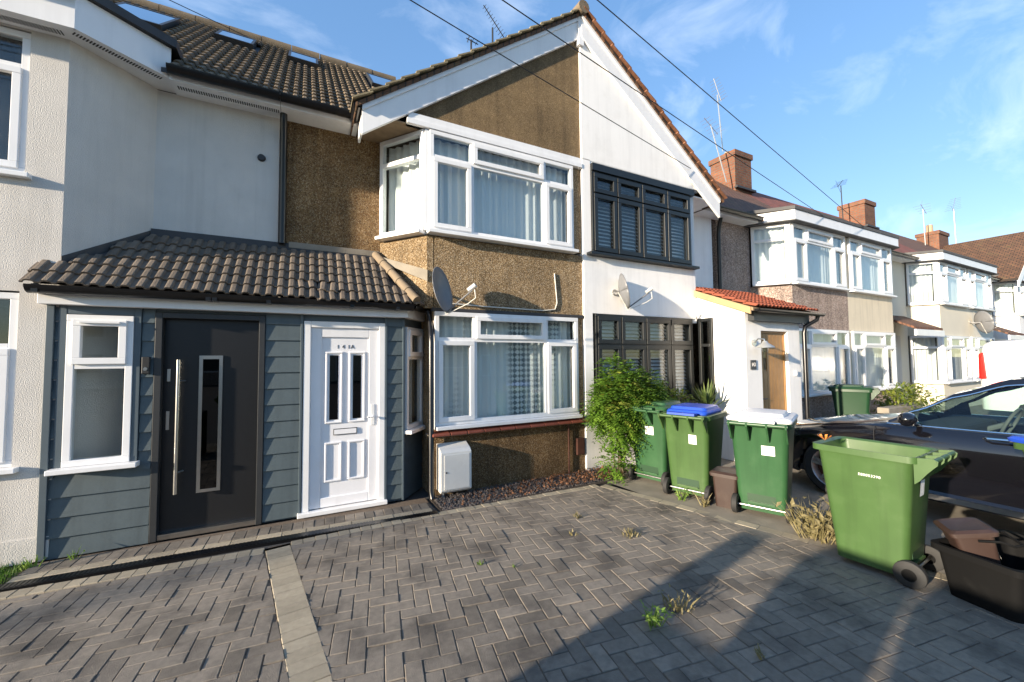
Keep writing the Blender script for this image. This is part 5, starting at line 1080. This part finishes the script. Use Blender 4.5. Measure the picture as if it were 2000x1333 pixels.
def pinnate(mb, P, d, L, rnd, n=7, lf=.05):
    d = Vector(d).normalized(); s = d.cross(Vector((0, 0, 1)))
    s = s.normalized() if s.length > .05 else Vector((1, 0, 0))
    for i in range(1, n+1):
        t = i/n; q = P+d*L*t+Vector((0, 0, -.35*L*t*t))
        for sg in (-1, 1):
            dd = (s*sg*.9+d*.55+Vector((0, 0, -.25+rnd.gauss(0, .15)))).normalized(); l = lf*(1.1-.45*t)*rnd.uniform(.8, 1.2); sd = dd.cross(Vector((rnd.gauss(0, .3), rnd.gauss(0, .3), 1))).normalized()*l*.2
            mb.add([q, q+dd*l*.5+sd, q+dd*l, q+dd*l*.5-sd], [(0, 1, 2, 3)])
rnd = random.Random(11)
bush = thing('leafy_shrub', 'tall bright green feathery shrub in front of the white bay', 'shrub', (4.25, -.62, 0))
st = MB(); base = Vector((4.30, -.55, 0)); tips = []
for i in range(9):
    tip = base+Vector((rnd.uniform(-.35, .45), rnd.uniform(-.18, .1), rnd.uniform(.9, 1.35))); b0 = base+Vector((rnd.uniform(-.06, .06), rnd.uniform(-.04, .04), 0)); mid = (b0+tip)/2+Vector((rnd.uniform(-.06, .06), 0, .05)); st.tube([b0, mid, tip], [.013, .010, .005], 6)
st.build('stem', BARK, bush)
lf_ = MB()
blobs = [((4.66, -.60, 1.22), (.32, .2, .24)), ((4.95, -.55, .98), (.34, .2, .24)), ((4.70, -.62, .9), (.3, .2, .3)), ((3.98, -.66, 1.12), (.2, .18, .22)), ((4.28, -.62, 1.15), (.42, .26, .36)), ((4.10, -.62, .98), (.30, .24, .30)), ((4.52, -.64, 1.05), (.36, .24, .36)), ((4.22, -.60, 1.42), (.22, .2, .26)), ((4.18, -.68, .70), (.22, .2, .22)), ((4.48, -.66, .72), (.20, .18, .24)), ((4.15, -.62, .22), (.14, .12, .2)), ((4.80, -.5, 1.15), (.30, .2, .22))]
for c, r in blobs:
    n = int(1500*r[0]*r[1]*r[2]/.04*.30)+30
    for _ in range(n):
        while True:
            p = Vector((rnd.uniform(-1, 1), rnd.uniform(-1, 1), rnd.uniform(-1, 1)))
            if .35 < p.length < 1: break
        P = Vector(c)+Vector((p.x*r[0], p.y*r[1], p.z*r[2])); pinnate(lf_, P, p+Vector((0, -.3, -.1)), rnd.uniform(.12, .22), rnd, 6, .068)
lf_.build('foliage', LEAF, bush, fix=False); yl = MB()
for c, r in blobs[:8]:
    for _ in range(16):
        p = Vector((rnd.gauss(0, .5), rnd.gauss(0, .5)-.4, rnd.gauss(0, .55))); pinnate(yl, Vector(c)+Vector((p.x*r[0], p.y*r[1], p.z*r[2])), p+Vector((0, -.5, .1)), rnd.uniform(.08, .2), rnd, 5, rnd.uniform(.05, .09))
yl.build('young_foliage', LEAFY, bush, fix=False)
vg = thing('variegated_shrub', 'yellow-green shrub behind the green lidded bin', 'shrub', (5.3, -.45, 0)); v2 = MB()
for c, r in (((5.2, -.45, 1.05), (.36, .2, .22)), ((5.55, -.45, .98), (.36, .2, .2)), ((5.35, -.45, .75), (.5, .22, .35))): leafcloud(v2, c, r, 420, .075, rnd, .5)
v2.build('foliage', LEAFY, vg, fix=False); MB().tube([(5.3, -.42, 0), (5.32, -.42, .9)], [.02, .008], 6).build('stem', BARK, vg)
cd = thing('sword_leaved_plant', 'spiky sword leaved plant against the white porch wall', 'plant', (6.15, -.62, 0)); cm = MB(); cc = Vector((6.10, -.62, .80))
for i in range(46):
    az = rnd.uniform(0, 2*math.pi); el = rnd.uniform(.15, 1.35); d = Vector((math.cos(az)*math.cos(el), math.sin(az)*math.cos(el)*.75, math.sin(el))); L = rnd.uniform(.45, .70); s = d.cross(Vector((0, 0, 1))).normalized()*.02
    p1 = cc+d*L*.55; p2 = cc+d*L+Vector((0, 0, -.10*math.cos(el))); cm.add([cc-s*.6, cc+s*.6, p1+s, p1-s, p2], [(0, 1, 2, 3), (3, 2, 4)])
cm.build('leaf_rosette', LEAFC, cd, fix=False); MB().tube([(6.10, -.62, 0), (6.10, -.62, .82)], .04, 8).build('trunk', BARK, cd)
hb_ = thing('low_hedge_bush', 'loose yellowish green bush beyond the car bonnet', 'bush', (12.5, -.9, 0)); hm = MB()
for i in range(9): leafcloud(hm, (11.7+i*.22, -.9+rnd.uniform(-.2, .2), .55+rnd.uniform(-.1, .12)), (.30, .35, .42), 190, .13, rnd, .3)
hm.build('foliage', LEAFH, hb_, fix=False)
gw = tag(MB().box(10.9, 12.6, -1.2, -1.0, 0, .62).build('garden_wall', CONC, loc=(11.7, -1.1, 0), bev=.02), 'low rendered garden wall beside the dark green bin', 'wall')
# topiary ball seen in the porch side window
tb = thing('topiary_ball', 'round green topiary ball in the porch side window', 'topiary', (6.75, -.3, 1.6)); tm_ = MB(); leafcloud(tm_, (6.72, -.33, 1.66), (.075, .075, .075), 260, .03, rnd, .6, 0, .7); tm_.build('foliage', GRASS, tb, fix=False); MB().tube([(6.72, -.33, 1.74), (6.72, -.33, 2.37)], .002, 4).build('string', CBLK, tb)
def tuft(label, c, n, h, spread, mat, cat='weed', wd=.006, name='weed', leafy=0, group='weeds in the paving'):
    t = thing(name, label, cat, (c[0], c[1], 0), group); m = MB()
    for _ in range(n):
        a = rnd.uniform(0, 6.28); r = rnd.uniform(0, spread); b = Vector((c[0]+r*math.cos(a), c[1]+r*math.sin(a), -.004)); L = h*rnd.uniform(.5, 1.1); d = Vector((math.cos(a)*.35+rnd.gauss(0, .2), math.sin(a)*.35+rnd.gauss(0, .2), 1)).normalized(); s = d.cross(Vector((rnd.gauss(0, 1), rnd.gauss(0, 1), .1))).normalized()*wd
        p1 = b+d*L*.6; p2 = b+d*L+Vector((d.x*L*.25, d.y*L*.25, -.02*L)); m.add([b-s, b+s, p1+s*.8, p1-s*.8, p2], [(0, 1, 2, 3), (3, 2, 4)])
        for _ in range(leafy):
            q = b+d*L*rnd.uniform(.25, 1); leaf(m, q, (rnd.gauss(0, 1), rnd.gauss(0, 1), .3), h*.28, rnd, .4, .1)
    m.build('leaves', mat, t, fix=False); return t
tuft('bright leafy weed in the middle of the shadowed drive', (2.25, -3.07), 16, .15, .06, WEED, leafy=4)
tuft('dry sprawling weed next to the bright leafy weed', (2.52, -3.05), 26, .13, .09, DRYG, leafy=1)
tuft('little green seedling near the middle of the drive', (1.595, -1.86), 6, .05, .03, WEED, leafy=3)
tuft('smallest green seedling on the sunny drive', (1.82, -2.02), 5, .035, .02, WEED, leafy=2)
tuft('dry yellow weed nearest the gravel bed', (2.90, -1.45), 20, .05, .07, DRYG, leafy=1)
tuft('round yellow-green weed on the sunny drive', (3.07, -2.04), 34, .07, .09, DRYG, leafy=2)
tuft('flat dry weed left of the round yellow-green weed', (2.60, -1.75), 14, .035, .06, DRYG, leafy=1)
tuft('thin weed near the foreground joint in shade', (2.59, -3.56), 10, .06, .03, DRYG, leafy=1)
tuft('weed against the blue lidded bin wheel', (4.28, -1.60), 18, .14, .05, WEED, leafy=2)
tuft('pale weed in front of the small brown caddy', (4.36, -1.86), 18, .17, .05, DRYG, leafy=1)
tuft('tall straw coloured grass clump left of the open bin', (4.56, -2.88), 150, .34, .16, DRYG, 'grass', .004, 'dry_grass_clump', 1, 'grass clumps')
tuft('tiny weed at the foot of the blue-grey cladding', (-1.45, -.12), 8, .12, .02, WEED, leafy=1)
tuft('weed growing at the porch corner trim', (-1.70, -.15), 12, .10, .05, WEED, leafy=2)
gr = MB()
for _ in range(2600):
    x = rnd.uniform(-3.0, -1.74); y = rnd.uniform(-.42, -.02)
    if y > -.02: continue
    b = Vector((x, y, -.02)); d = Vector((rnd.gauss(0, .35), rnd.gauss(0, .35), 1)).normalized(); L = rnd.uniform(.03, .09); s = Vector((rnd.gauss(0, 1), rnd.gauss(0, 1), 0)).normalized()*.004; gr.add([b-s, b+s, b+d*L], [(0, 1, 2)])
tag(gr.build('grass', GRASS, fix=False), 'small patch of green grass by the white rendered wall', 'grass', kind='stuff')
tag(MB().prism([(-3.2, -.40, -.028), (-1.76, -.33, -.028), (-1.76, 0, -.028), (-3.2, 0, -.028)], (0, 0, .016)).build('grass_bed', SOIL), kind='structure')
# gravel bed with leaf litter
tag(MB().prism([(1.66, -.57, -.028), (3.80, -.63, -.028), (4.35, -.60, -.028), (4.35, -.10, -.028), (1.66, -.10, -.028)], (0, 0, .026)).build('gravel_bed', SOIL), kind='structure')
gm = MB(); lm = MB()
for _ in range(5200):
    x = rnd.uniform(1.68, 4.3); y = rnd.uniform(-.57, -.13); r = rnd.uniform(.006, .016); z = .0+.04*max(0, 1-abs(y+.2)/.35)*rnd.random(); a = rnd.uniform(0, 6)
    pts = [Vector((x+r*math.cos(a+k*1.571)*rnd.uniform(.7, 1.3), y+r*math.sin(a+k*1.571)*rnd.uniform(.7, 1.3), z)) for k in range(4)]; top = Vector((x+rnd.uniform(-.3, .3)*r, y+rnd.uniform(-.3, .3)*r, z+r*rnd.uniform(.7, 1.2))); gm.add(pts+[top], [(0, 1, 4), (1, 2, 4), (2, 3, 4), (3, 0, 4)])
for _ in range(1500):
    x = 1.7+2.7*rnd.random()**.6; y = rnd.uniform(-.60, -.13); z = .02+rnd.uniform(0, .05)*(x-1.6)/2.4; leaf(lm, Vector((x, y, z)), (rnd.gauss(0, 1), rnd.gauss(0, 1), .3), rnd.uniform(.02, .045), rnd, .6, .1)
tag(gm.build('gravel', STONE, fix=False), 'loose dark gravel along the base of the pebbledash wall', 'gravel', kind='stuff'); tag(lm.build('leaf_litter', LITTER, fix=False), 'dead orange leaves lying over the gravel', 'leaves', kind='stuff')

# ------------------------------------------------------------------ bins, pier and box added out of view to cast the ground shadows
wheelie('unseen green bin added to cast shadow, nearer the house', (-.75, -4.33, 0), R_(90), BGREEN, True, BGREEN)
wheelie('unseen green bin added to cast shadow, nearer the street', (-.75, -5.02, 0), R_(90), BGREEN, True, BGREEN)
tag(MB().box(-1.5, -1.30, -3.78, -3.57, 0, 1.14).build('shadow_pier', BRICK, loc=(-1.4, -3.7, 0), bev=.01), 'unseen brick pier added to cast the narrow shadow band', 'pier')
cr = thing('recycling_crate', 'unseen tall box added to cast shadow between the pier and bins', 'crate', (-1.55, -3.93, 0)); m = MB(); m.box(-1.8, -1.3, -4.26, -3.79, 0, .78); m.build('crate', BLACKP, cr, bev=.02)  # plain box added to fill the shadow gap between pier and bins

# ------------------------------------------------------------------ the other side of the street (mirrored in the window glass)
for i in range(7):
    x0 = -14+i*6.2; hh_ = thing('opposite_house', 'house across the street, number %s from the left end' % ['one', 'two', 'three', 'four', 'five', 'six', 'seven'][i], 'house', (x0+3, -30, 0), 'houses across the street')
    MB().box(x0, x0+6.1, -36, -30, 0, 5.0).build('wall', (WRENDER, PEB2, CREAM)[i % 3], hh_); MB().prism([(x0, -29.6, 4.95), (x0, -36.4, 4.95), (x0, -33, 8.0)], (6.1, 0, 0)).build('roof', RROOF, hh_)
    for (a, b, z0, z1) in ((.5, 3.0, .9, 2.3), (.5, 3.0, 3.2, 4.5), (4.2, 5.2, .1, 2.1), (4.0, 5.4, 3.2, 4.5)):
        MB().box(x0+a, x0+b, -30.0, -29.93, z0, z1).build('window', WHITE, hh_); MB().box(x0+a+.1, x0+b-.1, -29.93, -29.92, z0+.1, z1-.1).build('pane', ROOM, hh_)
